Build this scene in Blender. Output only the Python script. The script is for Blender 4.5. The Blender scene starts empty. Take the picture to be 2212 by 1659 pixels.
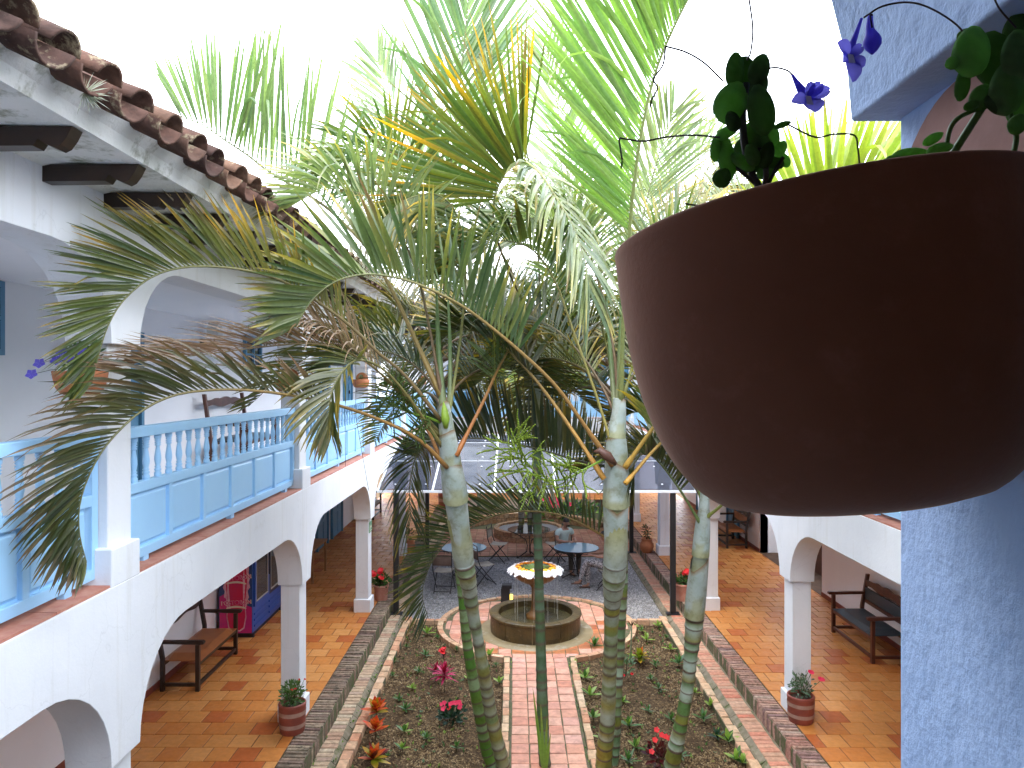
import bpy, bmesh, math, random
from mathutils import Vector, Matrix, Quaternion
random.seed(7)
R = math.radians
# ---------------------------------------------------------------- camera, light, exposure
U0, V0, F, H = 1112.0, 822.0, 1598.0, 4.6
scn = bpy.context.scene
COL = scn.collection
cam = bpy.data.objects.new('camera', bpy.data.cameras.new('camera')); COL.objects.link(cam)
cam.location = (0, 0, H); cam.rotation_euler = (R(90), 0, 0)
cam.data.sensor_width = 36; cam.data.lens = F / 2212 * 36
cam.data.shift_x = -6 / 2212; cam.data.shift_y = -7.5 / 2212
cam.data.clip_start = 0.02; cam.data.clip_end = 600
scn.camera = cam
w = bpy.data.worlds.new('World'); scn.world = w; w.use_nodes = True
wn = w.node_tree.nodes; wl = w.node_tree.links; wn.clear()
sky = wn.new('ShaderNodeTexSky'); sky.sky_type = 'NISHITA'; sky.sun_disc = False
SUN_EL, SUN_ROT = R(62), R(205)
sky.sun_elevation = SUN_EL; sky.sun_rotation = SUN_ROT; sky.dust_density = 2.0
bg = wn.new('ShaderNodeBackground'); bg.inputs['Strength'].default_value = 0.15
tc = wn.new('ShaderNodeTexCoord'); ns = wn.new('ShaderNodeTexNoise'); ns.inputs['Scale'].default_value = 1.6; ns.inputs['Detail'].default_value = 5
cr = wn.new('ShaderNodeValToRGB'); cr.color_ramp.elements[0].position = .3; cr.color_ramp.elements[0].color = (.93, .93, .93, 1)
cr.color_ramp.elements[1].position = .75; cr.color_ramp.elements[1].color = (1, 1, 1, 1)
mx = wn.new('ShaderNodeMix'); mx.data_type = 'RGBA'
cl = wn.new('ShaderNodeRGB'); cl.outputs[0].default_value = (12.4, 13.3, 14.9, 1)   # bright thin overcast
wl.new(tc.outputs['Generated'], ns.inputs['Vector']); wl.new(ns.outputs['Fac'], cr.inputs['Fac'])
wl.new(cr.outputs['Color'], mx.inputs[0]); wl.new(sky.outputs[0], mx.inputs[6]); wl.new(cl.outputs[0], mx.inputs[7])
wo = wn.new('ShaderNodeOutputWorld'); wl.new(mx.outputs[2], bg.inputs['Color']); wl.new(bg.outputs[0], wo.inputs['Surface'])
sun = bpy.data.objects.new('sun', bpy.data.lights.new('sun', 'SUN')); COL.objects.link(sun)
sun.data.energy = 0.8; sun.data.angle = R(25); sun.data.color = (1, .95, .88)
sd = Vector((math.sin(SUN_ROT) * math.cos(SUN_EL), math.cos(SUN_ROT) * math.cos(SUN_EL), math.sin(SUN_EL)))
sun.rotation_euler = sd.to_track_quat('Z', 'Y').to_euler()
scn.view_settings.view_transform = 'Standard'; scn.view_settings.look = 'None'
scn.view_settings.exposure = 1.85; scn.view_settings.gamma = 1
scn.render.engine = 'CYCLES'
scn.cycles.max_bounces = 10; scn.cycles.diffuse_bounces = 5; scn.cycles.transparent_max_bounces = 12

# ---------------------------------------------------------------- materials
def nodes_of(m):
    m.use_nodes = True
    n = m.node_tree.nodes; l = m.node_tree.links
    return n, l, n['Principled BSDF']
def mixnode(n, l, fac, a, b, mode='MIX'):
    x = n.new('ShaderNodeMix'); x.data_type = 'RGBA'; x.blend_type = mode
    for i, v in ((0, fac), (6, a), (7, b)):
        if hasattr(v, 'links'): l.new(v, x.inputs[i])
        elif i == 0: x.inputs[0].default_value = v
        else: x.inputs[i].default_value = (*v, 1)
    return x.outputs[2]
def ramp(n, l, src, stops):
    r = n.new('ShaderNodeValToRGB'); e = r.color_ramp.elements
    while len(e) < len(stops): e.new(.5)
    for i, (p, c) in enumerate(stops):
        e[i].position = p; e[i].color = (*c, 1) if len(c) == 3 else c
    l.new(src, r.inputs['Fac']); return r.outputs['Color']
def noise(n, l, scale, detail=4, rough=.6, obj=True):
    t = n.new('ShaderNodeTexNoise'); t.inputs['Scale'].default_value = scale; t.inputs['Detail'].default_value = detail; t.inputs['Roughness'].default_value = rough
    g = n.new('ShaderNodeNewGeometry'); l.new(g.outputs['Position'], t.inputs['Vector'])
    return t.outputs['Fac']
def bump(n, l, b, h, strength=.3, dist=.01):
    x = n.new('ShaderNodeBump'); x.inputs['Strength'].default_value = strength; x.inputs['Distance'].default_value = dist
    l.new(h, x.inputs['Height']); l.new(x.outputs[0], b.inputs['Normal'])
def mat(name, c1, c2=None, rough=.6, sc=6, bsc=None, bst=.25, bdist=.01, lo=.35, hi=.65, spec=.5, metal=0, extra=None):
    m = bpy.data.materials.new(name); n, l, b = nodes_of(m)
    b.inputs['Roughness'].default_value = rough; b.inputs['Metallic'].default_value = metal; b.inputs['Specular IOR Level'].default_value = spec
    if c2 is None: c2 = tuple(x * .8 for x in c1)
    col = ramp(n, l, noise(n, l, sc), [(lo, c1), (hi, c2)])
    if extra:
        f2 = ramp(n, l, noise(n, l, extra[1], 6, .7), [(extra[2], (0, 0, 0)), (extra[3], (1, 1, 1))])
        col = mixnode(n, l, f2, col, extra[0])
    l.new(col, b.inputs['Base Color'])
    if bsc: bump(n, l, b, noise(n, l, bsc, 5), bst, bdist)
    return m
def rndmat(name, stops, rough=.6, nsc=25, namt=.35, bsc=60, bst=.3, bdist=.004, dirt=None, spec=.4, rvar=None):
    """a colour for every piece (object random + island random), mottled"""
    m = bpy.data.materials.new(name); n, l, b = nodes_of(m)
    oi = n.new('ShaderNodeObjectInfo'); g = n.new('ShaderNodeNewGeometry')
    a = n.new('ShaderNodeMath'); a.operation = 'ADD'; l.new(oi.outputs['Random'], a.inputs[0]); l.new(g.outputs['Random Per Island'], a.inputs[1])
    f = n.new('ShaderNodeMath'); f.operation = 'FRACT'; l.new(a.outputs[0], f.inputs[0])
    col = ramp(n, l, f.outputs[0], stops)
    v = ramp(n, l, noise(n, l, nsc, 5, .65), [(.3, (1 - namt,) * 3), (.7, (1 + namt * .5,) * 3)])
    col = mixnode(n, l, 1.0, col, v, 'MULTIPLY')
    if dirt:
        d = ramp(n, l, noise(n, l, dirt[1], 6, .7), [(dirt[2], (0, 0, 0)), (dirt[3], (1, 1, 1))])
        col = mixnode(n, l, d, col, dirt[0])
    l.new(col, b.inputs['Base Color']); b.inputs['Roughness'].default_value = rough; b.inputs['Specular IOR Level'].default_value = spec
    if rvar:
        rr = ramp(n, l, noise(n, l, rvar[0], 4), [(.35, (rvar[1],) * 3), (.65, (rvar[2],) * 3)]); l.new(rr, b.inputs['Roughness'])
    bump(n, l, b, noise(n, l, bsc, 4), bst, bdist)
    return m
def vmat(name, rough=.5, transl=0.0, spec=.5, bsc=None, streak=0):
    """colour from the mesh attribute Col"""
    m = bpy.data.materials.new(name); n, l, b = nodes_of(m)
    a = n.new('ShaderNodeAttribute'); a.attribute_name = 'Col'
    col = a.outputs['Color']
    v = ramp(n, l, noise(n, l, 30 if not streak else streak, 6, .65), [(.3, (.8,) * 3), (.7, (1.15,) * 3)] if not streak else [(.30, (.66, .62, .46)), (.50, (1.0, 1.0, .95)), (.75, (1.12, 1.12, 1.15))])
    col = mixnode(n, l, 1.0, col, v, 'MULTIPLY')
    l.new(col, b.inputs['Base Color']); b.inputs['Roughness'].default_value = rough; b.inputs['Specular IOR Level'].default_value = spec
    if transl:
        tr = n.new('ShaderNodeBsdfTranslucent'); t2 = mixnode(n, l, 1.0, col, (1.05, 1.3, .62), 'MULTIPLY'); l.new(t2, tr.inputs['Color'])
        mxs = n.new('ShaderNodeMixShader'); mxs.inputs[0].default_value = transl
        l.new(b.outputs[0], mxs.inputs[1]); l.new(tr.outputs[0], mxs.inputs[2]); l.new(mxs.outputs[0], n['Material Output'].inputs['Surface'])
    if bsc: bump(n, l, b, noise(n, l, bsc, 4), .3, .005)
    return m
M = {}
M['plaster'] = mat('white plaster', (.80, .81, .83), (.70, .71, .74), .85, 1.1, 28, .16, .012, .3, .75, .2, extra=((.58, .56, .52), 2.2, .66, .86))
def streaks(m, col_, amt=.5):
    n, l, b = m.node_tree.nodes, m.node_tree.links, m.node_tree.nodes['Principled BSDF']
    src = b.inputs['Base Color'].links[0].from_socket
    g = n.new('ShaderNodeNewGeometry'); mp_ = n.new('ShaderNodeMapping'); mp_.inputs['Scale'].default_value = (9, 9, .55); l.new(g.outputs['Position'], mp_.inputs['Vector'])
    t = n.new('ShaderNodeTexNoise'); t.inputs['Scale'].default_value = 1; t.inputs['Detail'].default_value = 6; t.inputs['Roughness'].default_value = .65; l.new(mp_.outputs[0], t.inputs['Vector'])
    f = ramp(n, l, t.outputs['Fac'], [(.55, (0, 0, 0)), (.78, (amt,) * 3)])
    # hairline cracks
    v = n.new('ShaderNodeTexVoronoi'); v.feature = 'DISTANCE_TO_EDGE'; v.inputs['Scale'].default_value = .9
    w2 = n.new('ShaderNodeTexNoise'); w2.inputs['Scale'].default_value = 3; w2.inputs['Detail'].default_value = 6; l.new(g.outputs['Position'], w2.inputs['Vector'])
    ad = n.new('ShaderNodeVectorMath'); ad.operation = 'MULTIPLY_ADD'; l.new(w2.outputs['Color'], ad.inputs[0]); ad.inputs[1].default_value = (.5, .5, .5); l.new(g.outputs['Position'], ad.inputs[2]); l.new(ad.outputs[0], v.inputs['Vector'])
    fc = ramp(n, l, v.outputs['Distance'], [(.0, (.22, .22, .22)), (.004, (0, 0, 0))])
    c = mixnode(n, l, f, src, col_); c = mixnode(n, l, fc, c, (.42, .42, .42)); l.new(c, b.inputs['Base Color'])
streaks(M['plaster'], (.60, .585, .54), .55)
M['plaster_in'] = mat('white inner plaster', (.89, .88, .89), (.84, .83, .85), .85, 1.0, 20, .12, .01, .3, .75, .2)
M['fascia'] = mat('stained white mortar', (.86, .86, .84), (.76, .77, .73), .9, 3, 25, .5, .02, .35, .7, .2, extra=((.22, .23, .14), 5, .54, .72))
M['skytint_wall'] = mat('skylight tinted plaster', (.54, .68, .93), (.46, .61, .89), .85, 1.6, 34, .5, .012, .25, .75, .2, extra=((.28, .38, .66), 55, .72, .75))  # blue skylight on shaded white plaster, put into the base colour
M['paint_blue'] = mat('light blue paint', (.38, .65, .90), (.34, .60, .87), .42, 2, 40, .08, .004, .3, .7, .5)
M['door_blue'] = mat('dull blue paint', (.10, .27, .42), (.08, .23, .37), .5, 2, 40, .08, .004)
M['dark_wood'] = mat('dark wood', (.035, .018, .012), (.02, .011, .008), .45, 9, 40, .2, .003)
M['brown_wood'] = mat('red brown wood', (.12, .035, .018), (.07, .02, .012), .4, 9, 40, .2, .003)
M['tan_wood'] = mat('tan wood', (.38, .19, .07), (.28, .13, .05), .5, 9, 40, .2, .003)
M['leather'] = mat('tan leather', (.34, .12, .035), (.27, .09, .028), .38, 5, 90, .15, .002)
M['navy'] = mat('dark blue green leather', (.03, .055, .075), (.022, .04, .055), .42, 5, 90, .15, .002)
M['terracotta'] = mat('terracotta', (.52, .19, .075), (.42, .14, .055), .7, 7, 60, .2, .003, extra=((.5, .36, .26), 12, .64, .8))
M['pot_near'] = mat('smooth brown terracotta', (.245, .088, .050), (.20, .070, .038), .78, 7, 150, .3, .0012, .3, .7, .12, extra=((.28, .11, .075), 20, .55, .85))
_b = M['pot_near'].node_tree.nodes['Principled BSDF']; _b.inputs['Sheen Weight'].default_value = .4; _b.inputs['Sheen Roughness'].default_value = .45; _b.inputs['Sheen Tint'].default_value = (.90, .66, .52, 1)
M['pot_plate'] = mat('matt pink terracotta', (.36, .19, .16), (.31, .16, .13), .85, 30, 160, .2, .001)
M['pot_red'] = mat('red brown pot', (.27, .06, .035), (.2, .045, .03), .55, 8, 60, .2, .003)
M['pot_band'] = mat('grey pot band', (.40, .24, .18), (.33, .19, .14), .75, 12, 60, .2, .003)
M['pot_pink'] = mat('weathered pink pot', (.42, .15, .10), (.50, .24, .17), .8, 9, 60, .2, .003)
M['soil'] = mat('dark soil', (.055, .034, .02), (.10, .065, .036), .95, 9, 70, .9, .03, .35, .62, .1, extra=((.30, .2, .10), 26, .50, .66))
M['potsoil'] = mat('pot soil', (.03, .018, .012), (.09, .055, .035), .95, 60, 90, .9, .02)
M['gravel_bed'] = mat('grey gravel bed', (.22, .21, .21), (.34, .33, .33), .9, 45, 60, .9, .03, extra=((.08, .075, .07), 3, .6, .75))
M['gravel'] = rndmat('gravel stones', [(0, (.20, .20, .21)), (.3, (.38, .37, .37)), (.6, (.52, .51, .51)), (.85, (.27, .25, .23)), (1, (.62, .6, .58))], .85, 40, .2)
M['mulch'] = rndmat('mulch chips', [(0, (.04, .022, .012)), (.3, (.20, .12, .06)), (.55, (.36, .25, .12)), (.8, (.46, .34, .19)), (1, (.25, .16, .08))], .9, 40, .2)
M['tile'] = rndmat('glazed clay floor tile', [(0, (.52, .20, .050)), (.24, (.56, .235, .064)), (.46, (.50, .175, .040)), (.62, (.58, .26, .08)), (.76, (.42, .11, .028)), (.88, (.53, .205, .052)), (1, (.48, .18, .06))], .33, 16, .16, 18, .12, .003, spec=.22, rvar=(9, .36, .55))
for s in M['tile'].node_tree.nodes:
    if s.type == 'VALTORGB' and len(s.color_ramp.elements) == 7: s.color_ramp.interpolation = 'CONSTANT'
M['tile_grout'] = mat('dark tile joint', (.07, .035, .02), (.12, .07, .04), .9, 3)
M['kerb_brick'] = rndmat('weathered kerb brick', [(0, (.25, .19, .14)), (.25, (.34, .25, .18)), (.5, (.20, .13, .11)), (.75, (.42, .33, .23)), (1, (.28, .17, .13))], .9, 18, .5, 60, .8, .012, dirt=((.10, .085, .06), 8, .5, .66), spec=.15)
M['kerb_brick_r'] = rndmat('weathered pink kerb brick', [(0, (.46, .25, .18)), (.25, (.50, .32, .24)), (.5, (.27, .16, .15)), (.75, (.52, .40, .31)), (1, (.40, .17, .13))], .9, 18, .5, 60, .8, .012, dirt=((.14, .10, .08), 8, .54, .68), spec=.15)
M['walk_brick'] = rndmat('worn walk brick', [(0, (.50, .36, .24)), (.3, (.56, .40, .27)), (.6, (.46, .28, .19)), (.8, (.58, .47, .33)), (1, (.40, .26, .2))], .9, 16, .4, 50, .6, .008, dirt=((.2, .17, .11), 6, .55, .72), spec=.15)
M['walk_brick_r'] = rndmat('pink walk brick', [(0, (.58, .26, .17)), (.3, (.60, .33, .22)), (.6, (.50, .30, .2)), (.8, (.62, .40, .28)), (1, (.56, .20, .13))], .9, 16, .35, 50, .6, .008, dirt=((.4, .33, .22), 6, .58, .74), spec=.15)
M['edge_brick'] = rndmat('bed edging brick', [(0, (.60, .37, .22)), (.35, (.66, .47, .30)), (.7, (.58, .29, .17)), (1, (.68, .52, .36))], .85, 14, .35, 50, .5, .008, dirt=((.16, .13, .08), 9, .58, .74), spec=.15)
M['paver'] = rndmat('pink clay paver', [(0, (.62, .30, .20)), (.35, (.70, .40, .29)), (.65, (.60, .26, .17)), (1, (.66, .38, .3))], .8, 9, .3, 40, .4, .006, dirt=((.36, .18, .13), 5, .58, .72), spec=.25)
M['paver_wet'] = rndmat('orange clay paver', [(0, (.55, .16, .06)), (.5, (.62, .24, .10)), (1, (.50, .12, .05))], .3, 9, .4, 40, .4, .004, dirt=((.30, .17, .08), 4, .5, .66), spec=.6)
M['paver_far'] = rndmat('red brown floor brick', [(0, (.40, .17, .10)), (.5, (.46, .24, .15)), (1, (.35, .13, .08))], .7, 8, .35, 40, .4, .006)
M['mortar'] = mat('mossy mortar', (.16, .13, .09), (.10, .12, .055), .95, 12, 60, .7, .01, .4, .6, .1)
M['gutter'] = mat('mossy stone gutter', (.30, .25, .18), (.20, .17, .12), .9, 6, 40, .6, .01, .35, .65, .1, extra=((.07, .11, .025), 5, .52, .68))
M['walk_base'] = mat('sandy joint', (.25, .20, .13), (.14, .13, .07), .95, 8, 60, .6, .01)
M['rock_brick'] = rndmat('rough planter brick', [(0, (.46, .24, .12)), (.4, (.55, .34, .19)), (.7, (.36, .17, .09)), (1, (.50, .38, .26))], .9, 12, .5, 40, .9, .012, dirt=((.1, .06, .03), 9, .55, .7))
M['roof_tile'] = rndmat('old clay roof tile', [(0, (.075, .035, .024)), (.4, (.11, .052, .034)), (.7, (.05, .024, .018)), (1, (.15, .08, .05))], .9, 14, .5, 45, .6, .006, dirt=((.30, .25, .16), 9, .56, .68))
M['basin'] = mat('wet brown stone', (.115, .078, .024), (.055, .038, .014), .42, 5, 50, .6, .01, .35, .65, .5, extra=((.34, .30, .2), 7, .6, .75))
M['basin_top'] = mat('ochre stone rim', (.30, .21, .08), (.22, .15, .06), .4, 5, 50, .5, .01)
M['pedestal'] = mat('ochre wet stone', (.34, .17, .05), (.22, .10, .03), .35, 6, 40, .5, .008)
M['apron'] = mat('wet sandy concrete', (.34, .27, .15), (.24, .18, .09), .45, 3, 50, .5, .008, extra=((.55, .5, .4), 3, .55, .7))
M['black_metal'] = mat('black painted steel', (.016, .016, .018), (.012, .012, .014), .45, 5)
M['iron'] = mat('dark iron', (.03, .022, .02), (.02, .016, .015), .5, 8, 80, .2, .001)
M['canvas'] = mat('beige canvas', (.48, .42, .33), (.42, .36, .28), .9, 12, 200, .2, .001)
M['canvas_back'] = mat('brown canvas', (.20, .14, .11), (.16, .11, .09), .9, 12, 200, .2, .001)
M['white_metal'] = mat('white painted metal', (.8, .82, .84), (.72, .74, .77), .4, 3)
M['bark'] = mat('grey bark', (.22, .17, .13), (.13, .10, .08), .9, 20, 60, .7, .01)
M['skin'] = mat('skin', (.45, .24, .16), (.38, .19, .12), .55, 20)
M['hair'] = mat('black hair', (.012, .009, .008), (.02, .014, .012), .5, 60, 200, .5, .002)
M['shirt'] = mat('mint white cotton', (.60, .72, .66), (.52, .64, .6), .9, 6, 14, .5, .02)
M['trousers'] = mat('olive cloth', (.10, .08, .06), (.07, .06, .045), .9, 6, 14, .5, .02)
M['legging'] = mat('patterned cloth', (.62, .58, .58), (.05, .045, .05), .9, 55, None, lo=.44, hi=.56)
M['black_cloth'] = mat('black cloth', (.02, .02, .025), (.012, .012, .015), .9, 6)
M['sandal'] = mat('brown sandal', (.12, .05, .03), (.09, .04, .02), .6, 6)
M['daisy'] = mat('white petal', (.82, .80, .80), (.7, .68, .7), .8, 20)
M['orange_petal'] = mat('orange petal', (.80, .28, .01), (.75, .40, .02), .8, 20)
M['purple'] = mat('violet petal', (.11, .08, .62), (.19, .15, .72), .55, 18, None)
M['violet_eye'] = mat('pale violet throat', (.7, .65, .95), (.5, .5, .9), .6, 20)
M['red_petal'] = mat('red petal', (.80, .015, .012), (.62, .008, .02), .6, 20)
M['pink_petal'] = mat('crimson petal', (.80, .02, .10), (.66, .01, .06), .6, 20)
M['fridge_blue'] = mat('blue enamel', (.02, .09, .38), (.015, .07, .31), .3, 3)
M['fridge_dark'] = mat('dark seal', (.012, .014, .03), (.01, .01, .02), .4, 3)
M['print_navy'] = mat('navy print', (.02, .045, .14), (.03, .07, .22), .35, 5)
M['print_magenta'] = mat('magenta print', (.72, .03, .20), (.60, .02, .22), .35, 4)
M['print_red'] = mat('red print', (.70, .015, .07), (.62, .02, .11), .35, 6)
M['print_pale'] = mat('pale splash print', (.80, .55, .62), (.70, .25, .38), .35, 14)
M['cream_print'] = mat('cream print', (.8, .72, .55), (.75, .66, .5), .4, 5)
M['sign_green'] = mat('green sign', (.16, .34, .19), (.13, .28, .16), .5, 5)
M['lamp_glass'] = mat('frosted glass', (.62, .60, .56), (.55, .53, .5), .3, 5)
M['cream_trim'] = mat('aluminium trim', (.55, .5, .42), (.48, .44, .38), .4, 5)
def glassy(name, tint, trans, rough=.05, body=(.2, .22, .25), gl=.25):
    m = bpy.data.materials.new(name); n, l, b = nodes_of(m)
    tr = n.new('ShaderNodeBsdfTransparent'); tr.inputs[0].default_value = (*tint, 1)
    b.inputs['Base Color'].default_value = (*body, 1); b.inputs['Roughness'].default_value = rough
    b.inputs['Specular IOR Level'].default_value = .8
    v = ramp(n, l, noise(n, l, 3.0), [(.3, (trans * .85,) * 3), (.7, (min(1, trans * 1.1),) * 3)])
    x = n.new('ShaderNodeMixShader'); l.new(v, x.inputs[0]); l.new(b.outputs[0], x.inputs[1]); l.new(tr.outputs[0], x.inputs[2])
    l.new(x.outputs[0], n['Material Output'].inputs['Surface']); return m
M['poly'] = glassy('smoky polycarbonate', (.50, .52, .58), .72, .22, (.11, .12, .15))
M['poly'].node_tree.nodes['Principled BSDF'].inputs['Specular IOR Level'].default_value = .35
M['glass'] = glassy('window glass', (.55, .6, .65), .3, .03, (.10, .11, .12))
M['table_glass'] = glassy('sky tinted table glass', (.3, .4, .5), .15, .02, (.22, .40, .52))  # blue body colour stands in for the sky reflected in the table tops
M['table_dark'] = glassy('black table glass', (.2, .25, .3), .15, .02, (.03, .035, .035))
def water_mat():
    m = bpy.data.materials.new('murky water'); n, l, b = nodes_of(m)
    b.inputs['Base Color'].default_value = (.085, .07, .03, 1); b.inputs['Roughness'].default_value = .05
    w_ = n.new('ShaderNodeTexNoise'); w_.inputs['Scale'].default_value = 28; w_.inputs['Detail'].default_value = 3
    g = n.new('ShaderNodeNewGeometry'); l.new(g.outputs['Position'], w_.inputs['Vector'])
    bump(n, l, b, w_.outputs['Fac'], .5, .02); return m
M['water'] = water_mat()
M['leaf'] = vmat('palm leaflet', .33, .34, .7)
M['rachis'] = vmat('palm leaf stalk', .45, 0, .4)
M['trunk'] = vmat('ringed palm trunk', .6, 0, .3, 60, streak=11)
M['herb'] = vmat('garden leaf', .45, .3, .4)
M['fuzzy'] = vmat('downy leaf', .8, .62, .2, 300)
def petal_mat(name, c, tc):
    m = M[name]; n, l = m.node_tree.nodes, m.node_tree.links; tr = n.new('ShaderNodeBsdfTranslucent'); tr.inputs[0].default_value = (*tc, 1)
    x = n.new('ShaderNodeMixShader'); x.inputs[0].default_value = .5; l.new(n['Principled BSDF'].outputs[0], x.inputs[1]); l.new(tr.outputs[0], x.inputs[2]); l.new(x.outputs[0], n['Material Output'].inputs['Surface'])
petal_mat('purple', None, (.22, .20, .85))
def lampm(name, col, s):
    m = bpy.data.materials.new(name); n, l, b = nodes_of(m); b.inputs['Emission Color'].default_value = (*col, 1); b.inputs['Emission Strength'].default_value = s; b.inputs['Base Color'].default_value = (*col, 1); return m
M['spot_lit'] = lampm('lit yellow lamp', (.9, .75, .1), 1.0)

# ---------------------------------------------------------------- mesh helpers
class MB:
    def __init__(s): s.v = []; s.f = []; s.c = []
    def add(s, vs, fs, col=None):
        o = len(s.v); s.v += [tuple(p) for p in vs]; s.f += [tuple(i + o for i in f) for f in fs]
        if col is not None: s.c += [col] * len(vs) if not isinstance(col, list) else col
        return s
    def box(s, x0, x1, y0, y1, z0, z1, m=None):
        vs = [Vector((x, y, z)) for x in (x0, x1) for y in (y0, y1) for z in (z0, z1)]
        if m: vs = [m @ v if isinstance(m, Matrix) else Vector(m(*v)) for v in vs]
        return s.add(vs, [(0, 1, 3, 2), (4, 6, 7, 5), (0, 4, 5, 1), (2, 3, 7, 6), (0, 2, 6, 4), (1, 5, 7, 3)])
    def lathe(s, prof, seg=16, c=(0, 0, 0), m=None, cols=None, closed=True):
        vs = []; fs = []; cc = []
        for k, (r, z) in enumerate(prof):
            for i in range(seg):
                a = 2 * math.pi * i / seg; v = Vector((c[0] + r * math.cos(a), c[1] + r * math.sin(a), c[2] + z)); vs.append(m @ v if m else v)
                if cols: cc.append(cols[k])
        for k in range(len(prof) - 1):
            for i in range(seg):
                j = (i + 1) % seg; fs.append((k * seg + i, k * seg + j, (k + 1) * seg + j, (k + 1) * seg + i))
        if closed:
            fs.append(tuple(range(seg))[::-1]); fs.append(tuple((len(prof) - 1) * seg + i for i in range(seg)))
        return s.add(vs, fs, cc if cols else None)
    def tube(s, pts, rad, seg=6, col=None, cap=True):
        pts = [Vector(p) for p in pts]; n = len(pts)
        rad = rad if isinstance(rad, (list, tuple)) else [rad] * n
        vs = []; fs = []; cc = []; up = None
        for i, p in enumerate(pts):
            t = (pts[min(i + 1, n - 1)] - pts[max(i - 1, 0)]).normalized()
            if up is None: up = t.orthogonal().normalized()
            up = (up - t * up.dot(t)); up = up.normalized() if up.length > 1e-6 else t.orthogonal().normalized()
            sd_ = t.cross(up)
            for k in range(seg):
                a = 2 * math.pi * k / seg; vs.append(p + (up * math.cos(a) + sd_ * math.sin(a)) * rad[i])
                if col is not None: cc.append(col[i] if isinstance(col, list) else col)
        for i in range(n - 1):
            for k in range(seg):
                j = (k + 1) % seg; fs.append((i * seg + k, i * seg + j, (i + 1) * seg + j, (i + 1) * seg + k))
        if cap: fs.append(tuple(range(seg))[::-1]); fs.append(tuple((n - 1) * seg + k for k in range(seg)))
        return s.add(vs, fs, cc if col is not None else None)
    def prism(s, poly, d0, d1, fn):
        """poly in 2D (a,b); fn(a,b,d)->xyz"""
        n = len(poly); vs = [fn(a, b, d0) for a, b in poly] + [fn(a, b, d1) for a, b in poly]
        return s.add(vs, [tuple(range(n)), tuple(range(2 * n - 1, n - 1, -1))] + [(i, i + n, (i + 1) % n + n, (i + 1) % n) for i in range(n)])
    def mesh(s, name, smooth=False, fix=True):
        me = bpy.data.meshes.new(name); me.from_pydata(s.v, [], s.f)
        if s.c and len(s.c) == len(s.v):
            a = me.color_attributes.new('Col', 'FLOAT_COLOR', 'POINT')
            a.data.foreach_set('color', [x for c in s.c for x in (c[0], c[1], c[2], 1)])
        if fix:
            bm = bmesh.new(); bm.from_mesh(me); bmesh.ops.recalc_face_normals(bm, faces=bm.faces); bm.to_mesh(me); bm.free()
        if smooth: me.polygons.foreach_set('use_smooth', [True] * len(me.polygons))
        me.update(); return me
    def build(s, name, m, parent=None, smooth=False, fix=True, bevel=0, loc=None, kind=None):
        me = s.mesh(name, smooth, fix); me.materials.append(M[m] if isinstance(m, str) else m)
        return link(name, me, parent, bevel, loc, kind)
def link(name, me, parent=None, bevel=0, loc=None, kind=None, rot=None, scale=None):
    o = bpy.data.objects.new(name, me); COL.objects.link(o)
    if parent: o.parent = parent
    if loc is not None: o.location = loc
    if rot is not None: o.rotation_euler = rot
    if scale is not None: o.scale = scale
    if bevel:
        b = o.modifiers.new('Bevel', 'BEVEL'); b.width = bevel; b.segments = 2; b.limit_method = 'ANGLE'; b.angle_limit = R(40)
        o.data.polygons.foreach_set('use_smooth', [True] * len(o.data.polygons))
        b.harden_normals = True
    if kind: o['kind'] = kind
    return o
def thing(name, label, cat, loc=(0, 0, 0), rot=(0, 0, 0), group=None, kind=None):
    o = bpy.data.objects.new(name, None); COL.objects.link(o); o.location = loc; o.rotation_euler = rot; o.empty_display_size = .1
    tag(o, label, cat, group, kind); return o
def tag(o, label=None, cat=None, group=None, kind=None):
    if label: o['label'] = label
    if cat: o['category'] = cat
    if group: o['group'] = group
    if kind: o['kind'] = kind
    return o
def structure(name): return thing(name, None, None, kind='structure')
def kids(o): return [c for c in COL.objects if c.parent == o]
def dup(root, children, loc, rotz, label=None):
    r = root.copy(); COL.objects.link(r); r.location = loc; r.rotation_euler = (0, 0, rotz)
    if label: r['label'] = label
    m = {}
    for c in children:
        d = c.copy(); COL.objects.link(d); m[c] = d; d.parent = m.get(c.parent, r)
    return r
CAMP = Vector((0, 0, H))
def pieces(name, parent, items, me, limit=300):
    """items: (loc, rot, scale). nearest -> objects, the rest joined."""
    items = sorted(items, key=lambda it: (Vector(it[0]) - CAMP).length)
    for loc, rot, sc in items[:limit]: link(name, me, parent, 0, loc, None, rot, sc)
    rest = items[limit:]
    if rest:
        mb = MB(); base = [v.co.copy() for v in me.vertices]; fs = [tuple(p.vertices) for p in me.polygons]
        for loc, rot, sc in rest:
            from mathutils import Euler
            mt = Matrix.LocRotScale(Vector(loc), Euler(rot), Vector(sc)); mb.add([mt @ v for v in base], fs)
        mb.build(name + '_rest', me.materials[0], parent, kind='stuff')
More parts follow.
